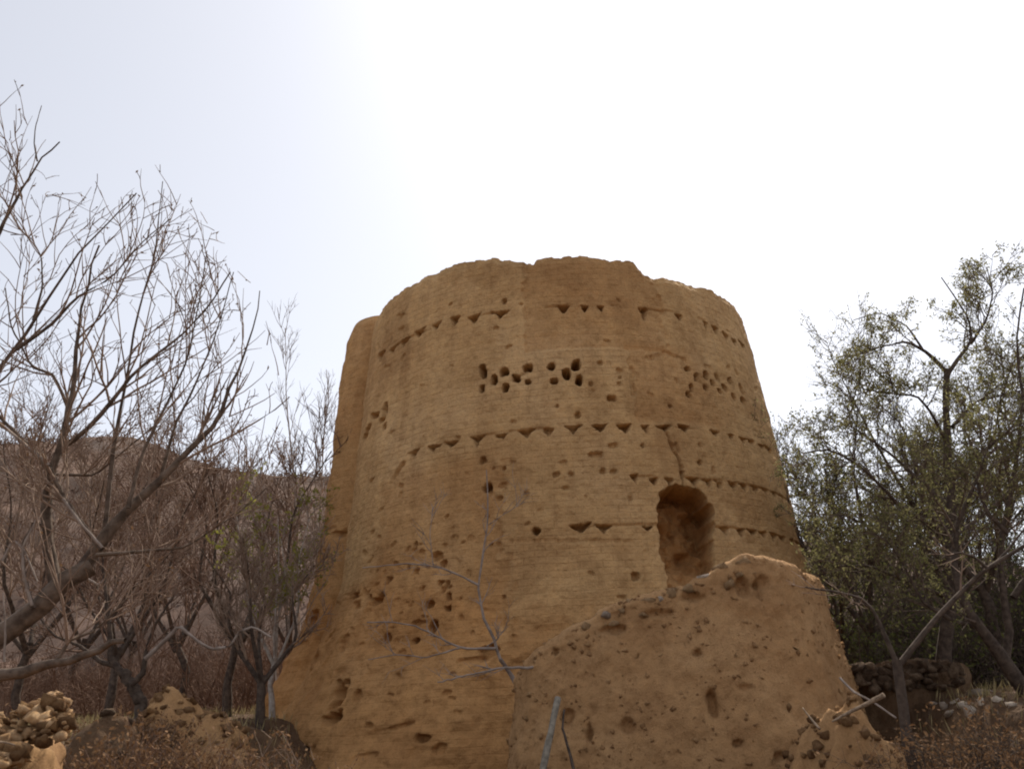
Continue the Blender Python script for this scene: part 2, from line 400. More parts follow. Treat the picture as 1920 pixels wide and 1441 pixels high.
def feature(u, z, ru, rz, depth, soft=0.25, shape='e', rough=0.22, ang=0.0):
    """press one hole into the wall; u = arc length, z = height, radii in metres"""
    w = max(ru, rz) * 1.8 + 0.05
    c = np.where(np.abs(TR * ths - u) < w)[0]
    if len(c) == 0: return
    du, dz = Um[c] - u, Zm[c] - z
    if ang: du, dz = du * math.cos(ang) + dz * math.sin(ang), -du * math.sin(ang) + dz * math.cos(ang)
    a, b = du / ru, dz / rz
    if shape == 'e': d = (np.abs(a) ** 2.8 + np.abs(b) ** 2.8) ** (1 / 2.8)
    elif shape == 't': d = np.maximum(np.abs(b), np.abs(a) * 1.0 + (0.55 - 0.55 * b) * 0.9)      # wide top, narrow foot
    else: d = np.maximum(np.abs(a), np.abs(b))
    d = d + rough * (n_edge[c] + 0.5 * n_fine[c])
    dr[c] -= depth * sm(1 + soft, 1 - soft, d)

def pix(px, py, wpx, hpx, depth, **k):
    a, z, dist = hit(px, py)
    m = dist / F; cf = max(0.35, math.cos(a * 1.22))
    feature(TR * a, z, wpx / 2 * m / cf, hpx / 2 * m * 1.02, depth, **k)

rg = np.random.default_rng(7)
ROWPX = [
 [(712, 667, 16, 18), (735, 655, 26, 16), (757, 641, 22, 18), (785, 625, 26, 18), (818, 612, 24, 20), (852, 601, 30, 24), (888, 598, 34, 20), (937, 589, 42, 18), (1057, 577, 36, 18), (1097, 579, 14, 18), (1128, 578, 14, 12), (1208, 586, 24, 28), (1275, 595, 20, 16), (1323, 610, 18, 20), (1343, 618, 18, 18), (1363, 630, 18, 16), (1378, 641, 12, 16), (1392, 648, 14, 18)],
 [(775, 850, 26, 14), (812, 840, 28, 11), (846, 832, 34, 11), (894, 826, 28, 22), (943, 818, 36, 16), (989, 812, 34, 16), (1029, 808, 36, 16), (1075, 804, 34, 17), (1124, 802, 34, 18), (1172, 803, 34, 20), (1211, 803, 24, 18), (1246, 804, 30, 17), (1284, 804, 28, 16), (1341, 812, 24, 14), (1371, 819, 22, 16), (1395, 826, 18, 16), (1412, 830, 16, 14), (1430, 838, 16, 12), (1444, 846, 14, 14)],
 [(1190, 896, 18, 14), (1226, 902, 24, 16), (1255, 903, 24, 16), (1279, 896, 12, 30), (1302, 903, 22, 17), (1330, 906, 22, 17), (1352, 908, 20, 16), (1376, 911, 20, 15), (1396, 914, 20, 15), (1416, 917, 16, 16), (1436, 923, 16, 15), (1453, 928, 14, 14), (1468, 934, 13, 13), (1481, 940, 11, 12)],
 [(1090, 989, 38, 17), (1133, 991, 30, 19), (1215, 990, 26, 10), (1362, 995, 24, 17), (1388, 997, 22, 16), (1411, 999, 20, 15), (1432, 1003, 18, 14), (1450, 1006, 16, 14), (1470, 1010, 16, 14), (1487, 1016, 14, 14), (1502, 1023, 14, 14)]]
for q, row in enumerate(ROWPX):
    for (x, y, w, h) in row:
        pix(x, y + h * 0.05, w * rg.uniform(.72, .88), h * rg.uniform(.78, .98), rg.uniform(0.14, 0.30), shape='t', soft=0.15, rough=0.26, ang=rg.uniform(-.12, .12))
    # the shadow joint that runs along the course, broken where plaster covers it
    a0, a1 = hit(row[0][0], row[0][1])[0], hit(row[-1][0], row[-1][1])[0]
    k = sm(a0 - .01, a0 + .02, Ts) * sm(a1 + .03, a1, Ts) * np.exp(-((Zm - ROWS[q] - 0.05 - 0.02 * n_big) / 0.02) ** 2)
    dr -= 0.045 * k * sm(0.05, 0.5, fbm(Ts * 9, 0, q + 0.5, 61, 2) + (0.0, 0.0, 0.35, 0.35)[q])
HOLES = [(905, 697, 14, 30), (903, 728, 12, 18), (926, 712, 13, 19), (945, 697, 18, 17), (947, 726, 14, 20), (968, 709, 18, 16), (990, 690, 17, 15), (990, 716, 11, 10), (1033, 687, 15, 15), (1040, 714, 13, 13), (1062, 700, 15, 20), (1080, 683, 18, 22), (1086, 712, 14, 21),
 (1290, 690, 14, 10), (1308, 706, 8, 18), (1325, 703, 13, 16), (1347, 707, 10, 17), (1337, 718, 9, 14), (1370, 714, 9, 15), (1360, 726, 10, 14), (1326, 726, 9, 13), (1350, 734, 11, 14), (1392, 728, 10, 22), (1298, 726, 8, 16), (1292, 739, 10, 12), (1377, 744, 9, 16), (1395, 751, 9, 14),
 (720, 768, 9, 28), (700, 779, 14, 14), (714, 787, 12, 14), (719, 800, 9, 14), (690, 801, 12, 14), (684, 817, 11, 16)]
for (x, y, w, h) in HOLES:
    pix(x, y, w * .86, h * .88, 1.0 if x < 1200 and x > 800 else 0.24, soft=0.14, rough=0.32, ang=rg.uniform(-.3, .3))
PITS = [(915, 912, 14, 14, .3), (1005, 995, 13, 15, .25), (1146, 747, 15, 13, .15), (1083, 777, 10, 9, .12), (945, 565, 8, 10, .12), (642, 1000, 10, 14, .2), (1190, 1079, 10, 12, .15), (905, 862, 11, 11, .12),
 (1044, 888, 11, 8, .08), (1072, 889, 10, 8, .08), (1130, 882, 8, 8, .1), (1152, 883, 10, 7, .08), (1115, 853, 26, 9, .1), (1150, 835, 14, 7, .08), (1205, 835, 6, 8, .1), (1313, 866, 8, 8, .12), (1270, 840, 6, 20, .06), (945, 878, 9, 8, .08), (1060, 915, 16, 8, .06), (986, 925, 8, 10, .06), (1125, 680, 8, 7, .08), (1108, 720, 7, 7, .08), (1160, 720, 6, 7, .06), (1258, 760, 8, 8, .08), (1045, 760, 7, 6, .06), (848, 685, 8, 6, .05), (860, 820, 8, 8, .05), (962, 790, 10, 6, .05),
 (778, 1022, 12, 16, .12), (818, 1043, 18, 14, .14), (832, 1057, 10, 10, .12), (730, 1088, 12, 16, .15), (830, 1093, 10, 12, .15), (672, 1116, 16, 13, .14), (716, 1126, 18, 16, .16), (700, 1120, 9, 9, .12), (847, 1118, 12, 18, .14), (812, 1135, 12, 14, .15), (847, 1142, 12, 14, .18), (612, 1160, 12, 24, .18), (826, 1178, 14, 20, .2), (795, 1168, 26, 8, .1), (748, 1197, 12, 14, .14), (795, 1203, 10, 9, .15), (675, 1205, 12, 26, .1), (838, 1102, 8, 24, .1), (780, 1070, 9, 8, .1), (765, 1066, 8, 8, .08), (1160, 1120, 16, 6, .05), (948, 1120, 8, 8, .06),
 (640, 1306, 16, 60, .4), (642, 1345, 16, 34, .45), (672, 1305, 9, 20, .15), (765, 1358, 40, 8, .1), (826, 1381, 16, 15, .3), (866, 1400, 16, 24, .16), (705, 1357, 12, 10, .12), (575, 1235, 9, 22, .12), (930, 1225, 26, 26, .16), (890, 1240, 36, 16, .12), (862, 1300, 10, 10, .1), (715, 1410, 22, 10, .1), (600, 1400, 30, 16, .12)]
for (x, y, w, h, d) in PITS:
    if y > 1230: x = x + 48 * sm(900, 700, x); d = d * .6; h = h * .8
    pix(x, y, w, h, d, soft=0.25, rough=0.5, ang=rg.uniform(-.25, .25))
for _ in range(170):                                        # small scars, mostly on the worn lower left
    if rg.random() < 0.68: x, y = rg.normal(770, 95), rg.normal(1120, 95)
    else: x, y = rg.uniform(700, 1460), rg.uniform(520, 1080)
    if not 560 < x < 1480: continue
    pix(x, y, rg.uniform(4, 12), rg.uniform(4, 10), rg.uniform(.02, .06), soft=.3, rough=.8, ang=rg.uniform(-.7, .7))
def crack(pts, wid, depth):
    for (x0, y0), (x1, y1) in zip(pts[:-1], pts[1:]):
        n = max(2, int(math.hypot(x1 - x0, y1 - y0) / 5))
        for q in range(n):
            f = q / n; pix(x0 + (x1 - x0) * f + rg.uniform(-1.5, 1.5), y0 + (y1 - y0) * f, wid, 9, depth, soft=.4, rough=.3)
crack([(1250, 812), (1262, 840), (1275, 870), (1280, 896)], 6, .06)
crack([(757, 868), (742, 890), (730, 910)], 7, .04)
crack([(1186, 690), (1186, 720), (1190, 745)], 9, .035)
crack([(1215, 672), (1250, 660), (1290, 676)], 7, .03)
crack([(960, 1016), (1000, 1014), (1100, 1014), (1190, 1016)], 6, .02)
# doorway under the third course
dL = np.array([hit(*p)[:2] for p in [(1250, 914), (1241, 923), (1236, 940), (1233, 985), (1240, 1030), (1250, 1090), (1256, 1150)]])[::-1]
dR = np.array([hit(*p)[:2] for p in [(1306, 914), (1320, 928), (1333, 948), (1337, 985), (1336, 1030), (1336, 1090), (1336, 1150)]])[::-1]
uL, uR = TR * np.interp(Zm, dL[:, 1], dL[:, 0]), TR * np.interp(Zm, dR[:, 1], dR[:, 0])
inside = sm(-.02, .02, Um - uL + .05 * n_edge) * sm(-.02, .02, uR - Um + .05 * n_edge) * sm(-.02, .02, dL[-1, 1] - Zm + .05 * n_edge)
inside *= sm(dL[0, 1] - .1, dL[0, 1], Zm)
deep = 1.0 + 0.15 * n_big + 0.22 * fbm(CX * 3.5, CY * 3.5, Zm * 3.5, 71, 3) - 0.5 * sm(dL[3, 1], dL[1, 1], Zm)
# rim crumbles
dr -= 0.10 * sm(0.16, 0.0, ztop[:, None] - Zm) * (0.45 + 0.5 * n_big)
Rm = tr(Zm) + dr
cut = inside * deep; fa = 0.25 * dL[2, 0]                  # the passage runs almost straight in
V = np.stack([TX + Rm * np.sin(Tm) - cut * math.sin(fa), TY - Rm * np.cos(Tm) + cut * math.cos(fa), Zm], -1)
worn = np.clip(0.85 * ero + 0.45 * patch + 0.5 * bt[:, None] + 0.8 * inside + 0.35 * panel + 0.4 * lay, 0, 1)
worn = np.concatenate([worn, np.repeat(worn[:, -1:], 5, 1)], 1)
# crown of the wall: in over the top and down the inside to the roof deck
extra = []
for off, dz in ((0.10, 0.03), (0.30, 0.05), (0.52, 0.0), (0.6, -0.5), (0.6, -1.3)):
    r = Rm[:, -1] - off; z = ztop + dz + 0.03 * fbm(ths * 16, off * 5, 0, 81, 3)
    extra.append(np.stack([TX + r * np.sin(th), TY - r * np.cos(th), z], -1))
r = np.full(NT, 3.5)
V = np.concatenate([V, np.stack(extra, 1)], 1); NV = V.shape[1]
UV = np.concatenate([np.stack([Um, Zm], -1), np.repeat(np.stack([Um[:, -1:], Zm[:, -1:]], -1), 5, 1)], 1)
tower = empty('pigeon_tower', (TX, TY, 0), 'tall round mud-brick tower with rows of notches and a dark doorway', 'tower')
mesh('wall', V.reshape(-1, 3), grid_faces(NT, NV, True), M_TOWER, tower, uv=UV.reshape(-1, 2), worn=worn)
rr = np.array([0.02, 1.2, 2.4, 3.9]); tt = np.linspace(0, 2 * np.pi, 49)[:-1]
P = np.stack([TX + rr[None] * np.sin(tt)[:, None], TY - rr[None] * np.cos(tt)[:, None], 8.15 + 0.25 * (1 - rr[None] / 4) + 0 * tt[:, None]], -1)
mesh('roof', P.reshape(-1, 3), grid_faces(48, 4, True), M_WALL, tower)

# ------------------------------------------------------------------ stones shared by the heaps and walls
def stone_mesh(seed, mat, flat=0.7):
    rs = np.random.default_rng(seed)
    k = 3; g = np.linspace(-1, 1, k); vid = {}; V, Fq = [], []
    def vi(p):
        key = tuple(np.round(p, 4))
        if key not in vid: vid[key] = len(V); V.append(p)
        return vid[key]
    for ax in range(3):
        for sg in (-1, 1):
            for i in range(k - 1):
                for j in range(k - 1):
                    q = []
                    for (a_, b_) in ((i, j), (i + 1, j), (i + 1, j + 1), (i, j + 1)):
                        p = [0, 0, 0]; p[ax] = sg; p[(ax + 1) % 3] = g[a_]; p[(ax + 2) % 3] = g[b_]; q.append(vi(np.array(p, float)))
                    Fq.append(q if sg > 0 else q[::-1])
    V = np.array(V); n = np.linalg.norm(V, axis=1, keepdims=True); V = V / n ** 0.45
    V = V * (1 + 0.13 * rs.standard_normal((len(V), 1))) + 0.10 * rs.standard_normal(V.shape)
    for _ in range(4):
        nn = nrm(rs.standard_normal(3)); dd_ = V @ nn; V = V - np.clip(dd_ - rs.uniform(.55, .8), 0, 9)[:, None] * nn
    V *= np.array([1, rs.uniform(.7, .95), rs.uniform(.5, flat)])
    return mesh_data('stone', V, np.array(Fq), mat, smooth=False)
ST_TAN = [stone_mesh(q, M_STONE) for q in range(6)]; ST_PALE = [stone_mesh(20 + q, M_STONEP) for q in range(5)]; ST_CLOD = [stone_mesh(40 + q, M_CLOD, 0.85) for q in range(6)]; ST_CREST = [stone_mesh(80 + q, M_CREST, 0.8) for q in range(6)]; ST_DARK = [stone_mesh(60 + q, M_DARKST, 0.8) for q in range(6)]
def stone(p, size, meshes, rng, parent, name='stone'):
    o = bpy.data.objects.new(name, meshes[rng.integers(len(meshes))]); COL.objects.link(o)
    o.parent = parent; o.location = np.asarray(p) - np.array(parent.location)
    o.rotation_euler = (rng.uniform(-.5, .5), rng.uniform(-.5, .5), rng.uniform(0, 6.3)); s_ = size * rng.uniform(.7, 1.25, 3); o.scale = s_
    return o

# ------------------------------------------------------------------ ruined garden wall in front of the tower
def build_wall(name, label, path, tops, thick, batter, mat, seed, nu=240, nv=120, zb=-0.2, pits=(), rough=1.0, cat='wall', chips=0):
    """path: plan points; tops: heights at those points; outside is to the right-hand side of travel (towards the camera)"""
    P2 = np.asarray(path, float); d = np.r_[0, np.cumsum(np.linalg.norm(np.diff(P2, axis=0), axis=1))]
    q = np.linspace(0, d[-1], nu)
    pad = np.stack([np.interp(q, d, P2[:, k]) for k in (0, 1)], 1)
    ker = np.ones(9) / 9; pp = np.pad(pad, ((4, 4), (0, 0)), mode='edge'); pad = np.stack([np.convolve(pp[:, k], ker, 'valid') for k in (0, 1)], 1)
    tz = np.interp(q, d, np.asarray(tops, float)); tz = tz + 0.035 * rough * fbm(q * 3, 0, 0, seed, 4)
    T = nrm(np.gradient(pad, axis=0)); O = np.stack([T[:, 1], -T[:, 0]], 1)
    O = nrm(np.stack([np.convolve(np.pad(O[:, k], 12, mode='edge'), np.ones(25) / 25, 'valid') for k in (0, 1)], 1))
    nf = int(nv * 0.62); nt_ = int(nv * 0.16); nb = nv - nf - nt_
    off, zz = [], []
    f = np.linspace(0, 1, nf)[None]; h = tz[:, None] - zb
    zf = zb + f * (h - 0.10); of = thick / 2 + batter * (h - (zf - zb)) - 0.0 * f
    a = np.linspace(0, np.pi, nt_ + 2)[1:-1][None]
    zt = tz[:, None] - 0.10 + 0.13 * np.sin(a); ot = thick / 2 * np.cos(a) + batter * 0.1 + 0 * h
    b = np.linspace(1, 0, nb)[None]; zk = zb + b * (h - 0.10); ok = -thick / 2 - 0.08 * (h - (zk - zb))
    Z = np.concatenate([zf, zt, zk], 1); OF = np.concatenate([of, ot, ok], 1)
    Q = np.repeat(q[:, None], nv, 1)
    X = pad[:, None, 0] + O[:, None, 0] * OF; Y = pad[:, None, 1] + O[:, None, 1] * OF
    nz = fbm(X * 1.3, Y * 1.3, Z * 1.3, seed + 3, 3); nf2 = fbm(X * 5, Y * 5, Z * 5, seed + 7, 4)
    side = np.concatenate([np.ones_like(zf), np.broadcast_to(np.cos(a), zt.shape), -np.ones_like(zk)], 1)
    near = sm(0.55, 0.0, tz[:, None] - Z)
    D = rough * (0.06 * nz + 0.030 * nf2 + 0.010 * vnoise(X * 24, Y * 24, Z * 24, seed + 13) + near * 0.05 * fbm(X * 4, Y * 4, Z * 4, seed + 11, 3))
    for (px, py, w, hh, dep) in pits:
        # nearest surface point in view of that spot
        dv = ray(px, py); PX = np.stack([X, Y, Z - EYE], -1); tpar = PX @ dv; dist = np.linalg.norm(PX - tpar[..., None] * dv, axis=-1)
        dist[:, nf:] = 99
        i, j = np.unravel_index(np.argmin(dist), dist.shape); m = tpar[i, j] / F
        dd_ = np.sqrt(((Q - q[i]) / (w / 2 * m)) ** 2 + ((Z - Z[i, j]) / (hh / 2 * m)) ** 2) + 0.55 * nf2
        D = D - dep * .8 * sm(1.3, .7, dd_) * (side > .5)
    X = X + O[:, None, 0] * D * side; Y = Y + O[:, None, 1] * D * side; Z = Z + D * np.concatenate([np.zeros_like(zf), np.broadcast_to(np.sin(a), zt.shape), np.zeros_like(zk)], 1)
    Vw = np.stack([X, Y, Z], -1)
    root = empty(name, (float(pad[:, 0].mean()), float(pad[:, 1].mean()), 0), label, cat)
    Fw = grid_faces(nu, nv)
    caps = []
    Vl = list(Vw.reshape(-1, 3)); 
    for e in (0, nu - 1):
        for j in range(nv // 2):
            a_, b_, c_, d_ = e * nv + j, e * nv + j + 1, e * nv + nv - 2 - j, e * nv + nv - 1 - j
            if b_ < c_: caps.append((a_, b_, c_, d_) if e == 0 else (d_, c_, b_, a_))
    mesh('body', np.array(Vl), np.concatenate([Fw, np.array(caps)]), mat, root)
    if chips:                                              # grit and small stones standing out of the mud
        rs = np.random.default_rng(seed); i = rs.integers(1, nu - 1, chips); j = rs.integers(2, nf + nt_ - 2, chips)
        C_ = Vw[i, j]; ok_ = C_[:, 2] > 0.2; C_ = C_[ok_]; m_ = len(C_)
        oc = np.array([[1, 0, 0], [-1, 0, 0], [0, 1, 0], [0, -1, 0], [0, 0, 1], [0, 0, -1]], float)
        of_ = np.array([[0, 2, 4], [2, 1, 4], [1, 3, 4], [3, 0, 4], [2, 0, 5], [1, 2, 5], [3, 1, 5], [0, 3, 5]])
        sz_ = (0.008 + 0.03 * rs.random(m_) ** 3)[:, None, None]
        Vc = C_[:, None] + (oc[None] + 0.35 * rs.standard_normal((m_, 6, 3))) * sz_
        tag(mesh('grit', Vc.reshape(-1, 3), (of_[None] + 6 * np.arange(m_)[:, None, None]).reshape(-1, 3), M_CLOD, root, smooth=False), kind='stuff')
    return root, Vw, nf

WPTS = [(985, 1330, 13.3), (992, 1285, 13.1), (1000, 1256, 12.9), (1006, 1240, 12.8), (1020, 1222, 12.7), (1060, 1192, 12.6), (1100, 1166, 12.5), (1140, 1146, 12.4), (1190, 1130, 12.3), (1240, 1108, 12.2), (1290, 1094, 12.15), (1315, 1080, 12.1), (1340, 1062, 12.1), (1385, 1048, 12.1), (1430, 1046, 12.15), (1465, 1062, 12.3), (1492, 1082, 12.7), (1510, 1100, 13.4), (1520, 1120, 14.4), (1520, 1150, 15.6)]
W3 = np.array([at(*p) for p in WPTS])
ruin, VW, nfw = build_wall('ruined_wall', 'crumbling mud garden wall rising to a hump before the tower doorway', W3[:, :2], W3[:, 2], 0.40, 0.165, M_WALL, 101, nu=380, nv=190, rough=0.75, chips=2200,
    pits=[(1337, 1322, 16, 40, .2), (1178, 1362, 18, 20, .1), (1383, 1395, 10, 10, .12), (1308, 1224, 10, 10, .1), (1395, 1105, 16, 40, .14), (1420, 1110, 12, 30, .12), (1430, 1092, 16, 20, .1), (1060, 1345, 22, 34, .12), (1105, 1375, 12, 30, .12), (1195, 1230, 8, 10, .08), (1040, 1220, 10, 14, .1), (1460, 1420, 14, 14, .1), (1150, 1180, 50, 12, .1), (1230, 1150, 50, 12, .1), (1300, 1120, 40, 12, .08), (1400, 1290, 22, 10, .07)])
rg = np.random.default_rng(12)
for (px, py, Y, sz, kind) in [(1136, 1150, 12.15, .085, 1), (1240, 1122, 11.95, .075, 1), (1216, 1124, 12.0, .11, 0), (1185, 1134, 12.1, .09, 0), (1100, 1172, 12.25, .08, 0), (1065, 1195, 12.4, .07, 0), (1290, 1100, 11.9, .10, 0), (1322, 1080, 11.9, .10, 1), (1352, 1062, 11.9, .09, 0), (1390, 1054, 11.9, .11, 0), (1432, 1052, 11.95, .10, 0), (1470, 1072, 12.1, .08, 1), (1502, 1098, 12.8, .08, 0), (1165, 1142, 12.15, .10, 0), (1262, 1110, 11.95, .09, 0), (1085, 1184, 12.3, .06, 0), (1336, 1110, 11.85, .06, 1), (1020, 1228, 12.5, .07, 0), (1410, 1074, 11.85, .08, 0), (1370, 1090, 11.8, .08, 0), (1385, 1075, 11.8, .07, 0), (1150, 1165, 12.0, .07, 0), (1205, 1150, 11.95, .06, 0)]:
    stone(at(px, py + 3, Y + .08), sz, ST_PALE if kind else ST_CREST, rg, ruin, 'stone' if kind else 'clod')

# ------------------------------------------------------------------ small walls and heaps beside the lane
def ground_hit(px, py):
    """where the sight line through a pixel meets the ground"""
    d = ray(px, py); t_ = np.linspace(3, 60, 2400); P = np.array([0, 0, EYE]) + d * t_[:, None]
    k = np.where(P[:, 2] < ground_z(P[:, 0], P[:, 1]))[0]
    return P[k[0]] if len(k) else P[-1]

def heap(name, label, cat, cen, rx, ry, h, seed, nst, sizes, meshes, mat, nname='stone', peak=(0, 0)):
    """a mound with stones bedded in it"""
    rs = np.random.default_rng(seed)
    cx, cy = cen; n = 70
    a = np.linspace(0, 2 * np.pi, n, endpoint=False); r = np.linspace(0, 1, 24)
    A, R_ = np.meshgrid(a, r, indexing='ij')
    X = cx + rx * R_ * np.cos(A) + peak[0] * (1 - R_); Y = cy + ry * R_ * np.sin(A) + peak[1] * (1 - R_)
    z0 = ground_z(X, Y)
    prof = (1 - R_ ** 2.6) ** 0.9
    Z = z0 - 0.12 + prof * (h + 0.12) * (1 + 0.34 * fbm(X * 1.8, Y * 1.8, 0, seed, 3)) + 0.09 * fbm(X * 5, Y * 5, 0, seed + 5, 4)
    root = empty(name, (cx, cy, float(ground_z(cx, cy))), label, cat)
    mesh('mound', np.stack([X, Y, Z], -1).reshape(-1, 3), grid_faces(n, 24, True), mat, root)
    for _ in range(nst):
        i, j = rs.integers(n), 1 + int(21 * math.sqrt(rs.random()))
        s_ = rs.uniform(*sizes)
        stone((X[i, j], Y[i, j], Z[i, j] + s_ * 0.2), s_, meshes, rs, root, nname)
    return root

# near pier of plastered rubble, bottom left
pr = np.random.default_rng(33)
pA, pB = at(128, 1441, 5.6), at(-260, 1441, 5.2)
pier, VP, nfp = build_wall('rubble_wall', 'sunlit rubble wall end with loose stones on top, by the lane', [(-5.2, 5.5), (-4.0, 5.45), (-3.3, 5.5), (-3.05, 5.56), (-2.96, 5.75), (-3.05, 6.1), (-3.4, 6.9)], [1.62, 1.62, 1.58, 1.52, 1.52, 1.55, 1.6], 0.40, 0.02, M_CLOD, 131, nu=150, nv=90, rough=0.8)
for q in range(280):
    px, py = pr.uniform(-60, 128), 0
    lim = 1296 + 0.45 * abs(px - 95)
    py = pr.uniform(lim, 1441 if px < 40 else 1392)
    Y = 5.9 - 0.5 * (py - 1290) / 150 + pr.uniform(-.1, .1)
    stone(at(px, py, Y), (.012 + .055 * pr.random() ** 2), ST_TAN if pr.random() < .55 else ST_CLOD, pr, pier)
heap('clod_heap', 'low collapsed heap of orange mud clods beside the tower foot', 'mud heap', (-3.75, 11.6), 0.95, 0.6, 0.66, 151, 190, (.02, .085), ST_CLOD, M_WALL, 'clod')
heap('earth_mound', 'dark brown earth mound scattered with clods left of the tower', 'mound', (-3.3, 9.2), 1.5, 0.9, 0.55, 161, 90, (.02, .07), ST_DARK, M_EARTH, 'clod')
heap('rubble_heap', 'fallen mud rubble heap at the foot of the crumbling wall', 'rubble heap', (3.42, 10.7), 0.95, 0.75, 1.12, 171, 240, (.015, .075), ST_CLOD, M_WALL, 'clod')
sr = np.random.default_rng(44)
pile = empty('stone_pile', (6.3, 12.6, float(ground_z(6.3, 12.6))), 'scatter of pale stones on the shaded bank under the trees', 'stones')
for (px, py, sz) in [(1745, 1288, .06), (1735, 1275, .04), (1765, 1300, .08), (1782, 1294, .10), (1800, 1300, .07), (1812, 1290, .06), (1828, 1302, .11), (1790, 1316, .08), (1806, 1322, .09), (1770, 1326, .07), (1752, 1318, .06), (1840, 1318, .08), (1822, 1334, .08), (1780, 1340, .07), (1850, 1296, .07), (1738, 1305, .05), (1716, 1300, .05), (1870, 1310, .07), (1895, 1322, .08)]:
    p = ground_hit(px, py)
    stone(p, sz * np.linalg.norm(p) / 13, ST_PALE, sr, pile)
bw = np.array([at(*p) for p in [(1585, 1262, 14.5), (1620, 1246, 14.2), (1660, 1240, 14.0), (1700, 1242, 14.0), (1735, 1240, 14.2), (1775, 1246, 14.8)]])
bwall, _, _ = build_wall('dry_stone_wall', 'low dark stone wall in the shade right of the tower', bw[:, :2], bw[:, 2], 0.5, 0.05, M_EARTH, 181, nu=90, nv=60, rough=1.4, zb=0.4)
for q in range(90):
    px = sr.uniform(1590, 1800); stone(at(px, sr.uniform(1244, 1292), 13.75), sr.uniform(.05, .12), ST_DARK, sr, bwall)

# ------------------------------------------------------------------ trees
def add_tree(name, label, base, limbs, crown_sets, mats, cat='tree', group=None, leaves=None, pale=()):
    root = empty(name, base, label, cat, group)
    t_ = Tubes()
    for P, R in limbs: t_.add(P, R, 8 if R[0] > 0.03 else 6)
    t_.build('trunk', mats[0], root)
    for P, R in pale: Tubes().add(P, R, 7).build('branch', M_TWIGP, root)
    c_ = Tubes()
    for P, R, sd_ in crown_sets: c_.add(P, R, sd_)
    cr = c_.build('crown', mats[1], root)
    if leaves is not None:
        mesh('foliage', leaves[0], leaves[1], mats[2], root, smooth=False)
    return root

def cull(S, keep):
    P, R = S; return P[keep], R[keep]

def stackl(limbs, n=14):
    return np.stack([resample(P, n) for P, R in limbs]), np.stack([np.interp(np.linspace(0, 1, n), np.linspace(0, 1, len(R)), R) for P, R in limbs])

# --- near bare tree whose limbs reach in from the left edge
g = np.random.default_rng(101); Y0 = 7.0
b0 = np.array([-4.75, 6.9, 0.0])
NL = [
 (np.array([b0, b0 + [0.05, 0.05, 0.9], at(-130, 1330, 6.95), at(-40, 1235, 7.0), at(60, 1145, 7.0), at(120, 1092, 7.05), at(172, 1062, 7.1)]), .20, .075),
 (np.array([b0 + [0, .02, 0.8], b0 + [-.2, .1, 1.6], at(-220, 1080, 7.2), at(-120, 880, 7.25), at(-10, 700, 7.2), at(32, 650, 7.2), at(62, 600, 7.15), at(125, 510, 7.1), at(165, 440, 7.1), at(200, 425, 7.1), at(256, 362, 7.0)]), .085, .005),
 (np.array([at(-150, 1345, 6.9), at(-60, 1280, 6.8), at(0, 1262, 6.75), at(100, 1246, 6.7), at(160, 1226, 6.7), at(235, 1200, 6.6)]), .09, .02)]
NL += [(pl(p, Y), a_, b_) for p, Y, a_, b_ in [
 ([(150, 1072), (195, 1005), (240, 952), (300, 900), (350, 850), (405, 792), (430, 730), (455, 670), (482, 600), (487, 545)], 7.1, .055, .004),
 ([(105, 1100), (92, 1040), (86, 965), (95, 890), (112, 840), (130, 770), (140, 690), (150, 600), (170, 500), (186, 460)], 7.05, .052, .008),
 ([(96, 885), (60, 842), (20, 802), (-40, 745)], 7.0, .028, .01),
 ([(112, 842), (170, 800), (210, 752), (245, 705), (290, 668), (340, 628), (395, 570), (432, 510)], 7.15, .024, .006),
 ([(-60, 560), (-20, 480), (0, 430), (40, 355), (75, 300), (112, 266)], 7.1, .03, .006),
 ([(70, 302), (64, 270), (66, 240), (78, 198)], 7.1, .008, .003),
 ([(190, 1030), (150, 975), (118, 930), (95, 880)], 6.95, .020, .018),
 ([(180, 1040), (260, 1034), (350, 1026), (400, 990), (450, 960), (500, 914)], 6.9, .016, .005),
 ([(62, 1140), (45, 1075), (42, 1020), (65, 975), (78, 985)], 6.9, .018, .009),
 ([(195, 1005), (205, 900), (220, 800), (240, 700), (255, 600), (290, 480), (305, 340)], 7.2, .022, .004),
 ([(240, 952), (262, 860), (310, 760), (350, 680), (375, 560), (388, 470)], 7.0, .018, .004),
 ([(300, 900), (330, 790), (360, 735), (400, 640), (425, 560), (438, 510)], 7.25, .016, .004),
 ([(130, 770), (100, 700), (60, 690), (20, 610), (10, 540)], 7.3, .018, .005),
 ([(95, 890), (180, 890), (250, 830), (300, 790)], 7.3, .014, .005),
 ([(30, 655), (95, 610), (140, 560), (210, 520), (270, 450), (320, 410)], 7.0, .018, .004),
 ([(62, 600), (80, 540), (78, 480), (55, 440), (20, 440)], 7.2, .012, .004),
 ([(100, 1246), (130, 1200), (180, 1180), (240, 1120)], 6.7, .016, .006)]]
limbs = [limb(P, 0, a_, b_, 16, g, 0.10) for P, a_, b_ in NL]
P0, R0 = stackl(limbs[1:], 16)
fine = [q for q, (_, R) in enumerate(limbs[1:]) if R[0] < .06 or q == 0]
P1, R1 = grow(P0[fine], R0[fine], 9, g, L=(.5, 1.35), ang=(25, 65), up=.42, bias=(.16, 0, 0), wig=.09, n=8, rr=.62, tmin=.2, rmax=.012, rmin=.0055)
P2, R2 = grow(P1, R1, 5, g, L=(.22, .60), ang=(28, 65), up=.32, bias=(.06, 0, 0), wig=.12, n=5, rr=.72, tmin=.15, rmin=.0040)
P3, R3 = grow(P2, R2, 1, g, L=(.08, .26), ang=(25, 60), up=.25, wig=.15, n=4, rr=.8, tmin=.25, rmin=.0034, tip=.8)
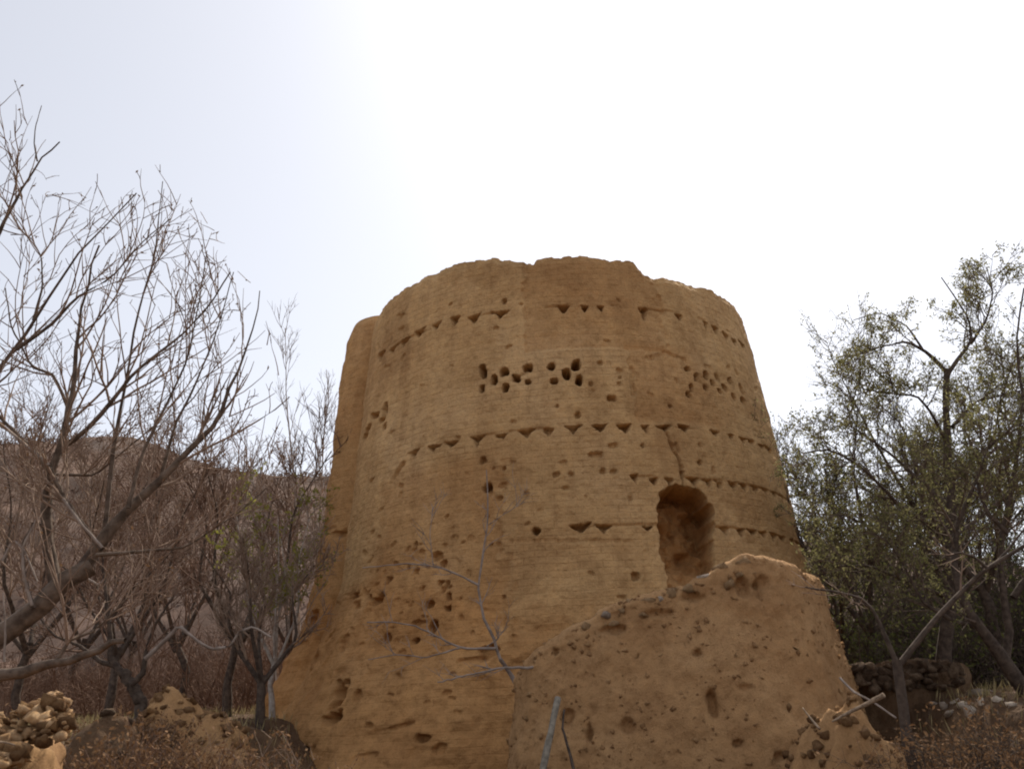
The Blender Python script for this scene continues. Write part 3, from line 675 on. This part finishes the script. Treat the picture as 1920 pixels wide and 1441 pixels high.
ENV = np.array([at(*p, 7.1) for p in [(-200, 250), (0, 262), (60, 225), (80, 200), (130, 310), (200, 345), (320, 335), (390, 400), (440, 500), (505, 590), (560, 700), (600, 800)]])
def under(P): return P[:, :, 2].max(1) < np.interp(P[:, -1, 0], ENV[:, 0], ENV[:, 2])
P1, R1 = cull((P1, R1), under(P1)); P2, R2 = cull((P2, R2), under(P2)); P3, R3 = cull((P3, R3), under(P3))
bud = leaf_arrays(P3, 1, g, (.018, .04), .004)
P4, R4 = P3[:, -2:], np.repeat(np.array([[.0035, .0048]]), len(P3), 0)
vis = P1[:, -1, 2] > 0
add_tree('bare_tree', 'big bare tree with thick slanting limb filling the left edge', tuple(b0), limbs, [(P1, R1, 5), (P2, R2, 4), (P3, R3, 3)], (M_BARK, M_TWIG, M_DRY), leaves=bud, pale=[limb(pl(p, 6.85), 0, a_, b_, 12, g, .1) for p, a_, b_ in [([(60, 1135), (44, 1075), (42, 1025), (60, 990), (72, 968)], .013, .009), ([(0, 1060), (25, 1010), (45, 1030), (70, 1090)], .010, .006), ([(8, 1240), (10, 1170), (6, 1110)], .009, .006), ([(165, 1085), (185, 1096), (196, 1085)], .010, .006), ([(92, 872), (60, 845), (20, 810), (-20, 785)], .012, .009), ([(118, 935), (150, 980), (192, 1026)], .012, .010)]])

# --- generic bare orchard tree
def orchard(name, label, base, height, seed, spread=.55, mats=(M_BARKD, M_TWIGR), stems=4, r=.11, lean=(0, 0), dens=1.0, tw=.006, group=None, trunk=.28, leaves=None, up=.4, trunkpts=None, cat='tree', lsize=(.03, .06)):
    g = np.random.default_rng(seed); base = np.asarray(base, float); base = base - [0, 0, .1]
    th_ = height * trunk; dirn = nrm(np.array([lean[0], lean[1], 1.0]))
    top = base + dirn * th_
    mid = (base + top) / 2 + g.standard_normal(3) * .08 * th_
    limbs = [limb(np.array([base, mid, top]), 0, r, r * .72, 8, g, .12)]
    for k in range(stems):
        a = 2 * np.pi * (k + g.uniform(-.3, .3)) / stems; sp = spread * g.uniform(.6, 1.2); H = height - th_
        e = top + np.array([math.cos(a) * sp * H * .8, math.sin(a) * sp * H * .8, H * g.uniform(.72, .98)])
        m1 = top + (e - top) * .33 + np.array([math.cos(a), math.sin(a), -.1]) * H * .10 * g.uniform(.4, 1.3); m2 = top + (e - top) * .68 + g.standard_normal(3) * .05 * H
        limbs.append(limb(np.array([top - dirn * .15 * th_, m1, m2, e]), 0, r * g.uniform(.45, .65), tw * 1.3, 12, g, .10))
    P0, R0 = stackl(limbs[1:], 12)
    c1 = max(4, int(10 * dens)); H = height
    P1, R1 = grow(P0, R0, c1, g, L=(.18 * H, .36 * H), ang=(25, 65), up=up, wig=.12, n=6, rr=.55, tmin=.12, rmax=.03, rmin=tw * 1.4)
    P2, R2 = grow(P1, R1, max(3, int(7 * dens)), g, L=(.09 * H, .20 * H), ang=(22, 60), up=up * .8, wig=.15, n=4, rr=.6, tmin=.15, rmin=tw)
    P3, R3 = grow(P2, R2, 3, g, L=(.035 * H, .09 * H), ang=(22, 65), up=up * .5, wig=.2, n=3, rr=.7, tmin=.2, rmin=tw * .75, tip=.6)
    lv = None
    if leaves: lv = leaf_arrays(P3, leaves, g, lsize, .03)
    return add_tree(name, label, tuple(base), limbs, [(P1, R1, 4), (P2, R2, 3), (P3, R3, 3)], mats, cat, group, lv)

def gb(px, Y):
    """ground point at depth Y in that column of the picture"""
    x = at(px, 1340, Y)[0]; return np.array([x, Y, float(ground_z(x, Y))])

OG = 'bare orchard trees left of the tower'
# fruit tree with the dark forked trunk
b1 = gb(272, 12.9)
g = np.random.default_rng(201)
fl = [(np.array([b1 - [0, 0, .1], at(262, 1312, 12.9), at(246, 1282, 12.9), at(232, 1262, 12.9)]), .095, .075),
 (pl([(236, 1268), (208, 1236), (205, 1170), (196, 1090), (192, 1040)], 12.9), .055, .018), (pl([(246, 1282), (268, 1262), (274, 1220), (290, 1170), (330, 1110)], 12.8), .045, .012),
 (pl([(225, 1250), (190, 1240), (150, 1210), (100, 1190), (60, 1140)], 13.2), .04, .01), (pl([(272, 1235), (320, 1190), (335, 1172), (375, 1205), (400, 1216), (432, 1212), (446, 1185), (475, 1174), (508, 1194)], 12.4), .030, .014),
 (pl([(205, 1170), (240, 1110), (300, 1060), (340, 1010)], 13.2), .025, .008), (pl([(208, 1200), (160, 1130), (140, 1080), (90, 1040)], 13), .025, .008)]
limbs = [limb(P, 0, a_, b_, 28, g, .10) for P, a_, b_ in fl]
P0, R0 = stackl(limbs[1:], 12)
P1, R1 = grow(np.delete(P0, 3, 0), np.delete(R0, 3, 0), 12, g, L=(.5, 1.2), ang=(25, 65), up=.35, wig=.13, n=6, rr=.6, tmin=.15, rmax=.016, rmin=.008)
P2, R2 = grow(P1, R1, 6, g, L=(.2, .55), ang=(22, 60), up=.25, wig=.15, n=4, rr=.7, rmin=.006)
P3, R3 = grow(P2, R2, 2, g, L=(.1, .25), ang=(22, 60), up=.2, wig=.15, n=3, rr=.7, rmin=.005)
add_tree('fruit_tree', 'bare fruit tree with black forked trunk and a looping pale branch', tuple(b1), limbs[:4] + limbs[5:], [(P1, R1, 4), (P2, R2, 3), (P3, R3, 3)], (M_BARKD, M_TWIGR), group=OG, pale=[limbs[4]])
for q, (px, Y, H, sd_, ln, lab, mt) in enumerate([
    (203, 17.5, 5.0, 301, (.05, 0), 'slim straight-trunked bare tree just behind the black forked fruit tree', 0),
    (493, 15.4, 3.3, 302, (-.05, 0), 'bare tree with dark trunk close against the tower foot', 0),
    (425, 18.5, 5.6, 303, (.1, 0), 'reddish bare tree between the tower foot and the looping branch', 1),
    (40, 19.5, 6.2, 304, (.0, 0), 'bare orchard tree behind the thick slanting limb', 0),
    (335, 24.0, 7.0, 305, (-.1, 0), 'larger bare tree at the back of the orchard below the ridge', 1),
    (130, 29.0, 9.0, 306, (.1, 0), 'tall dense bare tree far back at the left under the hilltop', 1),
    (540, 26.0, 6.6, 307, (.0, 0), 'bare tree half hidden behind the tower foot', 0),
    (-120, 25.0, 9.0, 308, (.1, 0), 'bare tree rising behind the left edge limbs', 1),
    (240, 37.0, 10.0, 309, (.0, 0), 'farthest bare tree standing at the foot of the hill', 1)]):
    orchard('orchard_tree', lab, gb(px, Y), H, sd_, mats=((M_BARKD, M_TWIGR) if mt else (M_BARKD, M_TWIG)), lean=ln, r=.05 + .009 * H, tw=.0045 + .00022 * Y, dens=1.15, group=OG)
# --- slender pale trees next to the tower
def slender(label, px, Y, ptop, seed, r=.07, lean=0):
    g = np.random.default_rng(seed); b = gb(px, Y); top = at(ptop[0], ptop[1], Y)
    m = (b + top) / 2 + np.array([lean, 0, 0])
    limbs = [limb(np.array([b - [0, 0, .1], b * .66 + m * .34 + g.standard_normal(3) * .06, m, m * .4 + top * .6 + g.standard_normal(3) * .08, top]), 0, r, .008, 24, g, .05)]
    P0, R0 = stackl(limbs, 24)
    P1, R1 = grow(P0, R0, 24, g, L=(1.2, 3.4), ang=(14, 34), up=.35, wig=.06, n=8, rr=.5, tmin=.22, rmin=.009, taper=.75)
    P2, R2 = grow(P1, R1, 4, g, L=(.35, 1.1), ang=(15, 45), up=.35, wig=.10, n=5, rr=.65, tmin=.25, rmin=.008)
    P3, R3 = grow(P2, R2, 2, g, L=(.12, .4), ang=(20, 50), up=.25, wig=.12, n=3, rr=.75, rmin=.006)
    return add_tree('poplar', label, tuple(b), limbs, [(P1, R1, 4), (P2, R2, 3), (P3, R3, 3)], (M_BARKP, M_TWIGP), group='slender pale trees beside the tower')
slender('tallest slender pale leafless tree just left of the tower', 566, 24.0, (535, 615), 401, .075, .1)
slender('shorter pale leafless tree nearest the tower edge', 596, 22.5, (612, 735), 402, .06, -.1)
slender('pale leafless sapling with crooked stem left of the slender pair', 520, 21.0, (470, 880), 403, .05, .15)
orchard('willow', 'small tree with yellow-green new leaves beside the tower', gb(512, 17.2), 3.9, 411, mats=(M_BARKP, M_TWIGP, M_LEAFY), leaves=4, r=.06, tw=.006, spread=.30, dens=.75, lsize=(.05, .12))

# --- leafy trees to the right of the tower
g = np.random.default_rng(501); Yr = 15.0
b2 = gb(1768, Yr)
RL = [(np.array([b2 - [0, 0, .1], at(1774, 1180, Yr), at(1780, 1080, Yr), at(1782, 950, Yr), at(1779, 850, Yr), at(1775, 760, Yr), at(1776, 692, Yr)]), .13, .055)]
RL += [(pl(p, Yr), a_, b_) for p, a_, b_ in [
 ([(1777, 700), (1742, 662, -.1), (1700, 640, -.3), (1650, 650, -.6), (1610, 665, -.9)], .04, .010),
 ([(1730, 655), (1700, 610, .3), (1650, 585, .6), (1600, 600, .8)], .022, .008),
 ([(1777, 700), (1800, 668, .1), (1822, 640, .2), (1818, 600, .4), (1790, 555, .5), (1765, 520, .7)], .042, .010),
 ([(1820, 645), (1850, 600, -.3), (1862, 550, -.6), (1850, 500, -.7)], .026, .008),
 ([(1779, 840), (1750, 780, -.3), (1722, 742, -.5), (1670, 738, -.9), (1620, 730, -1.1)], .034, .010),
 ([(1781, 950), (1730, 905, .4), (1670, 850, .9), (1600, 800, 1.2), (1545, 780, 1.4)], .045, .010),
 ([(1781, 1000), (1700, 960, -.5), (1620, 880, -.9), (1560, 840, -1.2), (1505, 850, -1.4)], .050, .012),
 ([(1780, 1060), (1720, 1010, .5), (1640, 990, 1.0), (1570, 960, 1.4), (1530, 990, 1.7)], .045, .012),
 ([(1785, 800), (1830, 752, .3), (1870, 742, .5), (1930, 728, .8)], .034, .012),
 ([(1782, 900), (1840, 850, -.5), (1900, 800, -.9), (1960, 700, -1.2)], .045, .012),
 ([(1782, 1010), (1850, 960, .6), (1910, 900, 1.1), (1960, 860, 1.5)], .045, .012),
 ([(1779, 1120), (1700, 1090, -.4), (1630, 1060, -.8), (1570, 1060, -1.1)], .04, .012)]]
limbs = [limb(P, 0, a_, b_, 14, g, .10) for P, a_, b_ in RL]
P0, R0 = stackl(limbs[1:], 14)
P1, R1 = grow(P0, R0, 15, g, L=(.6, 1.5), ang=(25, 70), up=.25, wig=.13, n=6, rr=.6, tmin=.15, rmax=.02, rmin=.009)
P2, R2 = grow(P1, R1, 6, g, L=(.25, .6), ang=(25, 65), up=.2, wig=.16, n=4, rr=.65, rmin=.007)
P3, R3 = grow(P2, R2, 4, g, L=(.10, .28), ang=(25, 70), up=.1, wig=.2, n=3, rr=.7, rmin=.005)
ENV = np.array([at(*p, Yr) for p in [(1440, 770), (1470, 705), (1560, 710), (1580, 630), (1640, 600), (1720, 545), (1770, 520), (1860, 515), (1900, 550), (1960, 520), (2100, 560)]])
P1, R1 = cull((P1, R1), under(P1)); P2, R2 = cull((P2, R2), under(P2)); P3, R3 = cull((P3, R3), under(P3))
lv = leaf_arrays(P3[g.random(len(P3)) < .62], 11, g, (.022, .070), .035)
add_tree('leafy_tree', 'tree with forked trunk and thin olive leaves right of the tower', tuple(b2), limbs, [(P1, R1, 4), (P2, R2, 3), (P3, R3, 3)], (M_BARKD, M_BARK, M_LEAF), leaves=lv)
g = np.random.default_rng(511); b3 = gb(1975, 13.0)
RL = [(np.array([b3 - [0, 0, .1], at(1930, 1310, 13), at(1885, 1240, 12.9), at(1830, 1170, 12.8), at(1800, 1120, 12.8), at(1785, 1040, 12.9), at(1800, 960, 13), at(1850, 860, 13.2)]), .12, .02),
 (pl([(1885, 1240), (1895, 1160), (1870, 1090), (1880, 1000), (1900, 880), (1920, 760), (1905, 640), (1920, 540)], 13.1), .06, .012),
 (pl([(1940, 1320), (1935, 1200), (1950, 1080), (1990, 950), (2010, 800), (1990, 650)], 13.3), .08, .015),
 (pl([(1835, 1175), (1790, 1165), (1730, 1130), (1690, 1050), (1660, 1010)], 13.0), .04, .010),
 (pl([(1900, 1120), (1960, 1040), (2030, 900), (2060, 750)], 13.5), .05, .012),
 (pl([(1890, 1000), (1850, 960), (1830, 900), (1860, 820)], 12.6), .03, .01)]
limbs = [limb(P, 0, a_, b_, 14, g, .10) for P, a_, b_ in RL]
P0, R0 = stackl(limbs, 14)
P1, R1 = grow(P0, R0, 18, g, L=(.5, 1.4), ang=(25, 70), up=.25, wig=.13, n=6, rr=.5, tmin=.3, rmax=.02, rmin=.008)
P2, R2 = grow(P1, R1, 6, g, L=(.25, .6), ang=(25, 65), up=.2, wig=.16, n=4, rr=.65, rmin=.006)
P3, R3 = grow(P2, R2, 3, g, L=(.10, .26), ang=(25, 70), up=.1, wig=.2, n=3, rr=.7, rmin=.0045)
ENV = np.array([at(*p, 13.1) for p in [(1440, 800), (1720, 680), (1860, 590), (1900, 540), (1960, 520), (2100, 550)]])
P1, R1 = cull((P1, R1), under(P1)); P2, R2 = cull((P2, R2), under(P2)); P3, R3 = cull((P3, R3), under(P3))
lv = leaf_arrays(P3[g.random(len(P3)) < .62], 11, g, (.022, .065), .035)
add_tree('leafy_tree', 'dark many-stemmed leafy tree leaning in at the right edge', tuple(b3), limbs, [(P1, R1, 4), (P2, R2, 3), (P3, R3, 3)], (M_BARKD, M_BARK, M_LEAF), leaves=lv)
RG = 'trees behind the leafy tree right of the tower'
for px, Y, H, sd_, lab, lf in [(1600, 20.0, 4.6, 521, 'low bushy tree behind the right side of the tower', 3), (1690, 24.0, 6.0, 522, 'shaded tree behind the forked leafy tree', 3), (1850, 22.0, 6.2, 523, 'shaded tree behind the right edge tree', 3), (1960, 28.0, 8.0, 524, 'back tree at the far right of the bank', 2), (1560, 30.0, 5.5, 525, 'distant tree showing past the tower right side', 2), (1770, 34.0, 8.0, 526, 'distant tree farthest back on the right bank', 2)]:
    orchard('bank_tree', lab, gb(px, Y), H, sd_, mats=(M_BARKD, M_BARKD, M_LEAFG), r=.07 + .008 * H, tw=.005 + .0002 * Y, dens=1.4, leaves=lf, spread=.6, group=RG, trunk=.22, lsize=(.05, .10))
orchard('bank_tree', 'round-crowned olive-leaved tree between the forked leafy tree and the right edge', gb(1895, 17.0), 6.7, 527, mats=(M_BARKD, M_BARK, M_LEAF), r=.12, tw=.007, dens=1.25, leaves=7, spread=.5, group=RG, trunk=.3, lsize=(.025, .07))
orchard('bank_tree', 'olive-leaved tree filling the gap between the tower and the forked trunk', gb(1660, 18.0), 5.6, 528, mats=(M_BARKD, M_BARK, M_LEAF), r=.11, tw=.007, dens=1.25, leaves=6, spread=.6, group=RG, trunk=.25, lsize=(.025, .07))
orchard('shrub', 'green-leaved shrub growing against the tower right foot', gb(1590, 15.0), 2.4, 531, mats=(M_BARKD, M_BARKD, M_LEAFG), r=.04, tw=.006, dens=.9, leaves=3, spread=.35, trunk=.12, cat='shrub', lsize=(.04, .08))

# --- forked sapling on the right, near
g = np.random.default_rng(541); b4 = np.array([*at(1722, 1460, 9.0)[:2], 0.0]); b4[2] = float(ground_z(b4[0], b4[1]))
SL = [(np.array([b4 - [0, 0, .1], at(1712, 1420, 9), at(1700, 1380, 9), at(1692, 1310, 9), at(1681, 1236, 9)]), .072, .045),
 (pl([(1682, 1245), (1656, 1182), (1634, 1138), (1612, 1118), (1562, 1108), (1510, 1100)], 9), .026, .008),
 (pl([(1682, 1250), (1716, 1206), (1762, 1150), (1805, 1108), (1850, 1064), (1882, 1046), (1940, 1012)], 9), .030, .020),
 (pl([(1850, 1064), (1830, 1045), (1800, 1035), (1775, 1042), (1765, 1048)], 8.9), .016, .007), (pl([(1862, 1060), (1890, 1030), (1925, 985), (1960, 930)], 9.1), .014, .007),
 (pl([(1634, 1138), (1610, 1130), (1585, 1140)], 9), .012, .006)]
limbs = [limb(P, 0, a_, b_, 12, g, .08) for P, a_, b_ in SL]
P0, R0 = stackl(limbs[1:], 12)
P1, R1 = grow(P0, R0, 3, g, L=(.2, .6), ang=(30, 70), up=.3, wig=.12, n=5, rr=.5, tmin=.4, rmin=.005)
P2, R2 = grow(P1, R1, 3, g, L=(.1, .3), ang=(30, 60), up=.2, wig=.12, n=3, rr=.7, rmin=.004)
add_tree('forked_sapling', 'leafless forked young tree on the near right bank', tuple(b4), limbs, [(P1, R1, 4), (P2, R2, 3)], (M_BARKD, M_TWIG))
# --- thin bare shrub before the tower
g = np.random.default_rng(551); Ys = 13.4
b5 = at(985, 1300, Ys); b5[2] = float(ground_z(b5[0], b5[1]))
BL = [(np.array([b5 - [0, 0, .1], at(985, 1330, Ys), at(960, 1265, Ys), at(938, 1235, Ys - .1)]), .030, .020),
 (pl([(938, 1235), (925, 1195), (908, 1165), (896, 1100), (905, 1040), (914, 985), (916, 940), (912, 880)], Ys - .3), .020, .006),
 (pl([(930, 1215), (900, 1216), (862, 1214), (825, 1196), (780, 1172), (735, 1166), (688, 1166)], Ys - .4), .016, .006),
 (pl([(897, 1096), (850, 1072), (812, 1060), (760, 1056), (680, 1064)], Ys - .4), .012, .005),
 (pl([(1000, 1250), (940, 1252), (885, 1264), (820, 1278)], Ys - .9), .018, .006),
 (pl([(908, 1215), (930, 1200), (942, 1184)], Ys - .4), .010, .006), (pl([(862, 1214), (800, 1232), (740, 1226), (690, 1236)], Ys - .5), .010, .004), (pl([(914, 985), (950, 960), (985, 940)], Ys - .3), .006, .003),
 (pl([(812, 1060), (806, 1000), (812, 950)], Ys - .4), .006, .003)]
limbs = [limb(P, 0, a_ * 1.25, b_ * 1.4, 20, g, .22) for P, a_, b_ in BL]
P0, R0 = stackl(limbs[1:], 12)
P1, R1 = grow(P0, R0, 6, g, L=(.2, .8), ang=(25, 60), up=.25, wig=.14, n=6, rr=.6, tmin=.2, rmin=.005, rmax=.008)
P2, R2 = grow(P1, R1, 3, g, L=(.1, .35), ang=(25, 60), up=.2, wig=.14, n=4, rr=.7, tmin=.2, rmin=.004)
add_tree('bare_shrub', 'thin pale leafless shrub spreading before the tower wall', tuple(b5), limbs, [(P1, R1, 4), (P2, R2, 3)], (M_TWIGP, M_TWIGP), cat='shrub')

def bush(label, px, Y, h, seed, mat, leafmat, w=.6, group='dry bushes at the near left'):
    g = np.random.default_rng(seed); b = gb(px, Y); n = 60
    d = nrm(np.array([0, 0, 1.]) + g.standard_normal((n, 3)) * np.array([w, w, .2]) * .45); p = b + g.standard_normal((n, 3)) * np.array([.22, .12, 0]) - [0, 0, .05]; P = [p]
    for q in range(4):
        d = nrm(d + g.standard_normal((n, 3)) * .15); p = p + d * (h / 4) * g.uniform(.7, 1.1, (n, 1)); P.append(p)
    P = np.stack(P, 1); R_ = np.linspace(.009, .004, 5)[None] * np.ones((n, 1))
    P1, R1 = grow(P, R_, 6, g, L=(.2 * h, .5 * h), ang=(25, 70), up=.15, wig=.16, n=4, rr=.7, rmin=.003, tmin=.35)
    P2, R2 = grow(P1, R1, 3, g, L=(.1 * h, .25 * h), ang=(25, 70), up=.1, wig=.16, n=3, rr=.8, rmin=.0025)
    root = empty('dry_bush', tuple(b), label, 'bush', group)
    Tubes().add(P, R_, 4).build('stems', mat, root); Tubes().add(P1, R1, 3).add(P2, R2, 3).build('crown', mat, root)
    V, Fq = leaf_arrays(P2, 5, g, (.02, .055), .03); mesh('foliage', V, Fq, leafmat, root, smooth=False)
bush('dark leafless bush against the near bank at the lower right corner', 1890, 8.3, 1.45, 565, M_BARKD, M_DRY, group='dark bushes against the near right bank')
bush('dark bush against the bank beside the forked young tree', 1790, 8.5, 1.35, 566, M_BARKD, M_DRY, group='dark bushes against the near right bank')
bush('dry brown bush right beside the rubble wall end', 185, 7.5, 1.55, 561, M_TWIGR, M_DRY)
bush('low dry bush on the earth mound between rubble wall and tower', 300, 7.9, 1.45, 562, M_TWIGR, M_DRY)
bush('dry bush nearest the tower foot on the earth mound', 420, 8.2, 1.40, 563, M_TWIG, M_DRY)
bush('small twiggy bush behind the dry bush beside the rubble wall', 245, 9.9, .55, 564, M_TWIG, M_DRY)
# ------------------------------------------------------------------ sticks
def stick(name, label, pts, Y, r0, r1, mat, cat, seed, group=None):
    g = np.random.default_rng(seed); P, R = limb(pts if isinstance(pts, np.ndarray) else pl(pts, Y), 0, r0, r1, 12, g, .10)
    P = np.concatenate([P[:1], P, P[-1:]]); P[0] -= (P[2] - P[1]) * .02; P[-1] += (P[-2] - P[-3]) * .02; R = np.r_[.002, R, .002]
    return tag(Tubes().add(P, R, 9).build(name, mat, base=P[0]), label, cat, group)
p0 = at(1019, 1441, 11.0); p0b = p0 + (at(1019, 1441, 11.0) - at(1046, 1312, 11.35)) * .9
stick('wooden_stake', 'weathered grey stake leaning against the crumbling wall', np.array([p0b, p0, at(1030, 1385, 11.15), at(1046, 1308, 11.45)]), 0, .050, .036, M_WOOD, 'stake', 601)
stick('dark_twig', 'dark bent twig beside the grey stake', np.array([at(1082, 1470, 11.0), at(1066, 1402, 11.2), at(1054, 1365, 11.3), at(1058, 1330, 11.45)]), 0, .022, .012, M_BARKD, 'twig', 602)
stick('broken_branch', 'short pale broken branch end poking up beside the rubble heap', np.array([at(1560, 1352, 10.3), at(1605, 1328, 10.2), at(1632, 1316, 10.1), at(1657, 1302, 10.0)]), 0, .010, .026, M_WOODL, 'branch', 603)
stick('thin_branch', 'thin dark branch sloping down behind the pale broken branch', np.array([at(1575, 1270, 11.2), at(1600, 1296, 11.0), at(1632, 1312, 10.6), at(1680, 1345, 10.4)]), 0, .014, .010, M_TWIGP, 'branch', 604)
stick('wood_splinter', 'pale wood splinter lying on the rubble below the wall corner', np.array([at(1505, 1326, 10.6), at(1520, 1346, 10.5), at(1537, 1366, 10.4)]), 0, .006, .013, M_WOODL, 'stick', 605)
stick('lane_stick', 'pale thin stick lying across the stones at the lower left corner', np.array([at(-20, 1388, 5.3), at(10, 1391, 5.3), at(28, 1396, 5.3)]), 0, .006, .005, M_WOODL, 'stick', 606)

# ------------------------------------------------------------------ what nobody could count
g = np.random.default_rng(701)
n = 2600; X = g.uniform(-125, 60, n); Yh = g.uniform(58, 149, n); Zh = hill_z(X, Yh)
k = 16; c = np.repeat(np.stack([X, Yh, Zh], 1), k, 0); sz = np.repeat(g.uniform(.35, 1.1, n), k)[:, None]
c = c + g.standard_normal((n * k, 3)) * sz * np.array([.5, .5, .35]) + np.array([0, 0, .4]) * sz
a = nrm(g.standard_normal((n * k, 3)) + [0, 0, .6]); b = nrm(np.cross(a, g.standard_normal((n * k, 3)))); sl = sz * g.uniform(.35, .8, (n * k, 1))
V = np.stack([c - a * sl * .5, c + b * sl * .16, c + a * sl * .5, c - b * sl * .16], 1).reshape(-1, 3)
tag(mesh('hillside_scrub', V, np.arange(n * k * 4).reshape(-1, 4), M_SCRUB, smooth=False), 'dry brown scrub covering the hillside', 'scrub', kind='stuff')
def litter(name, label, cat, n, xr, yr, size, mat, seed, upright, asp):
    g = np.random.default_rng(seed); X = g.uniform(*xr, n); Yl = g.uniform(*yr, n)
    keep = (np.hypot(X - TX, Yl - TY) > 5.6) & (vnoise(X * .8, Yl * .8, 0, seed) > -.25); X, Yl = X[keep], Yl[keep]; n = len(X)
    Z = ground_z(X, Yl); s_ = g.uniform(*size, n)[:, None]
    a = nrm(g.standard_normal((n, 3)) * (1 - upright) + np.array([0, 0, upright])); b = nrm(np.cross(a, g.standard_normal((n, 3))))
    c = np.stack([X, Yl, Z + 0.01], 1) + a * s_ * .45 * upright
    V = np.stack([c - a * s_ * .5, c + b * s_ * asp, c + a * s_ * .5, c - b * s_ * asp], 1).reshape(-1, 3)
    return tag(mesh(name, V, np.arange(n * 4).reshape(-1, 4), mat, smooth=False), label, cat, kind='stuff')
litter('dry_grass', 'tufts of dry grass on the banks', 'grass', 30000, (-16, 16), (8.5, 34), (.10, .30), M_GRASS, 711, .75, .03)
litter('leaf_litter', 'fallen brown leaves strewn over the ground', 'leaves', 34000, (-14, 13), (5, 30), (.03, .08), M_DRY, 712, .15, .25)

def thicket(name, label, xr, yr, n, hmax, mat, seed, tw, leaf=None):
    g = np.random.default_rng(seed)
    Y_ = g.uniform(*yr, n); X_ = np.array([at(p, 1340, y)[0] for p, y in zip(g.uniform(*xr, n), Y_)])
    b = np.stack([X_, Y_, ground_z(X_, Y_) - .05], 1); k = np.hypot(b[:, 0] - TX, b[:, 1] - TY) > 6.6; b = b[k]; n = len(b)
    d = nrm(np.array([0, 0, 1.]) + g.standard_normal((n, 3)) * .35); L = g.uniform(.35, 1, n) * hmax * (.6 + .5 * vnoise(b[:, 0] * .5, b[:, 1] * .5, 0, seed)); P = [b]; p = b
    for q in range(4):
        d = nrm(d + g.standard_normal((n, 3)) * .16); p = p + d * (L / 4)[:, None]; P.append(p)
    P = np.stack(P, 1); R_ = np.linspace(2.2, .8, 5)[None] * tw * np.ones((n, 1))
    P1, R1 = grow(P, R_, 5, g, L=(.2 * hmax, .5 * hmax), ang=(25, 70), up=.2, wig=.15, n=4, rr=.6, rmin=tw * .8)
    P2, R2 = grow(P1, R1, 3, g, L=(.08 * hmax, .25 * hmax), ang=(25, 70), up=.1, wig=.18, n=3, rr=.7, rmin=tw * .7)
    o = Tubes().add(P, R_, 3).add(P1, R1, 3).add(P2, R2, 3).build(name, mat)
    tag(o, label, 'undergrowth', kind='stuff')
    if leaf:
        V, Fq = leaf_arrays(P2, leaf[1], g, leaf[2], .05)
        tag(mesh('undergrowth_leaves', V, Fq, leaf[0], smooth=False), 'dull leaves of the undergrowth on the right bank', 'leaves', kind='stuff')
thicket('brushwood', 'tangle of bare brown brushwood under the orchard trees', (-150, 640), (23, 46), 1250, 3.2, M_TWIGR, 721, .010)
thicket('bank_undergrowth', 'dark tangled undergrowth under the trees on the right bank', (1540, 2080), (16.5, 36), 1200, 3.4, M_BARKD, 722, .010, (M_LEAFG, 2, (.06, .12)))
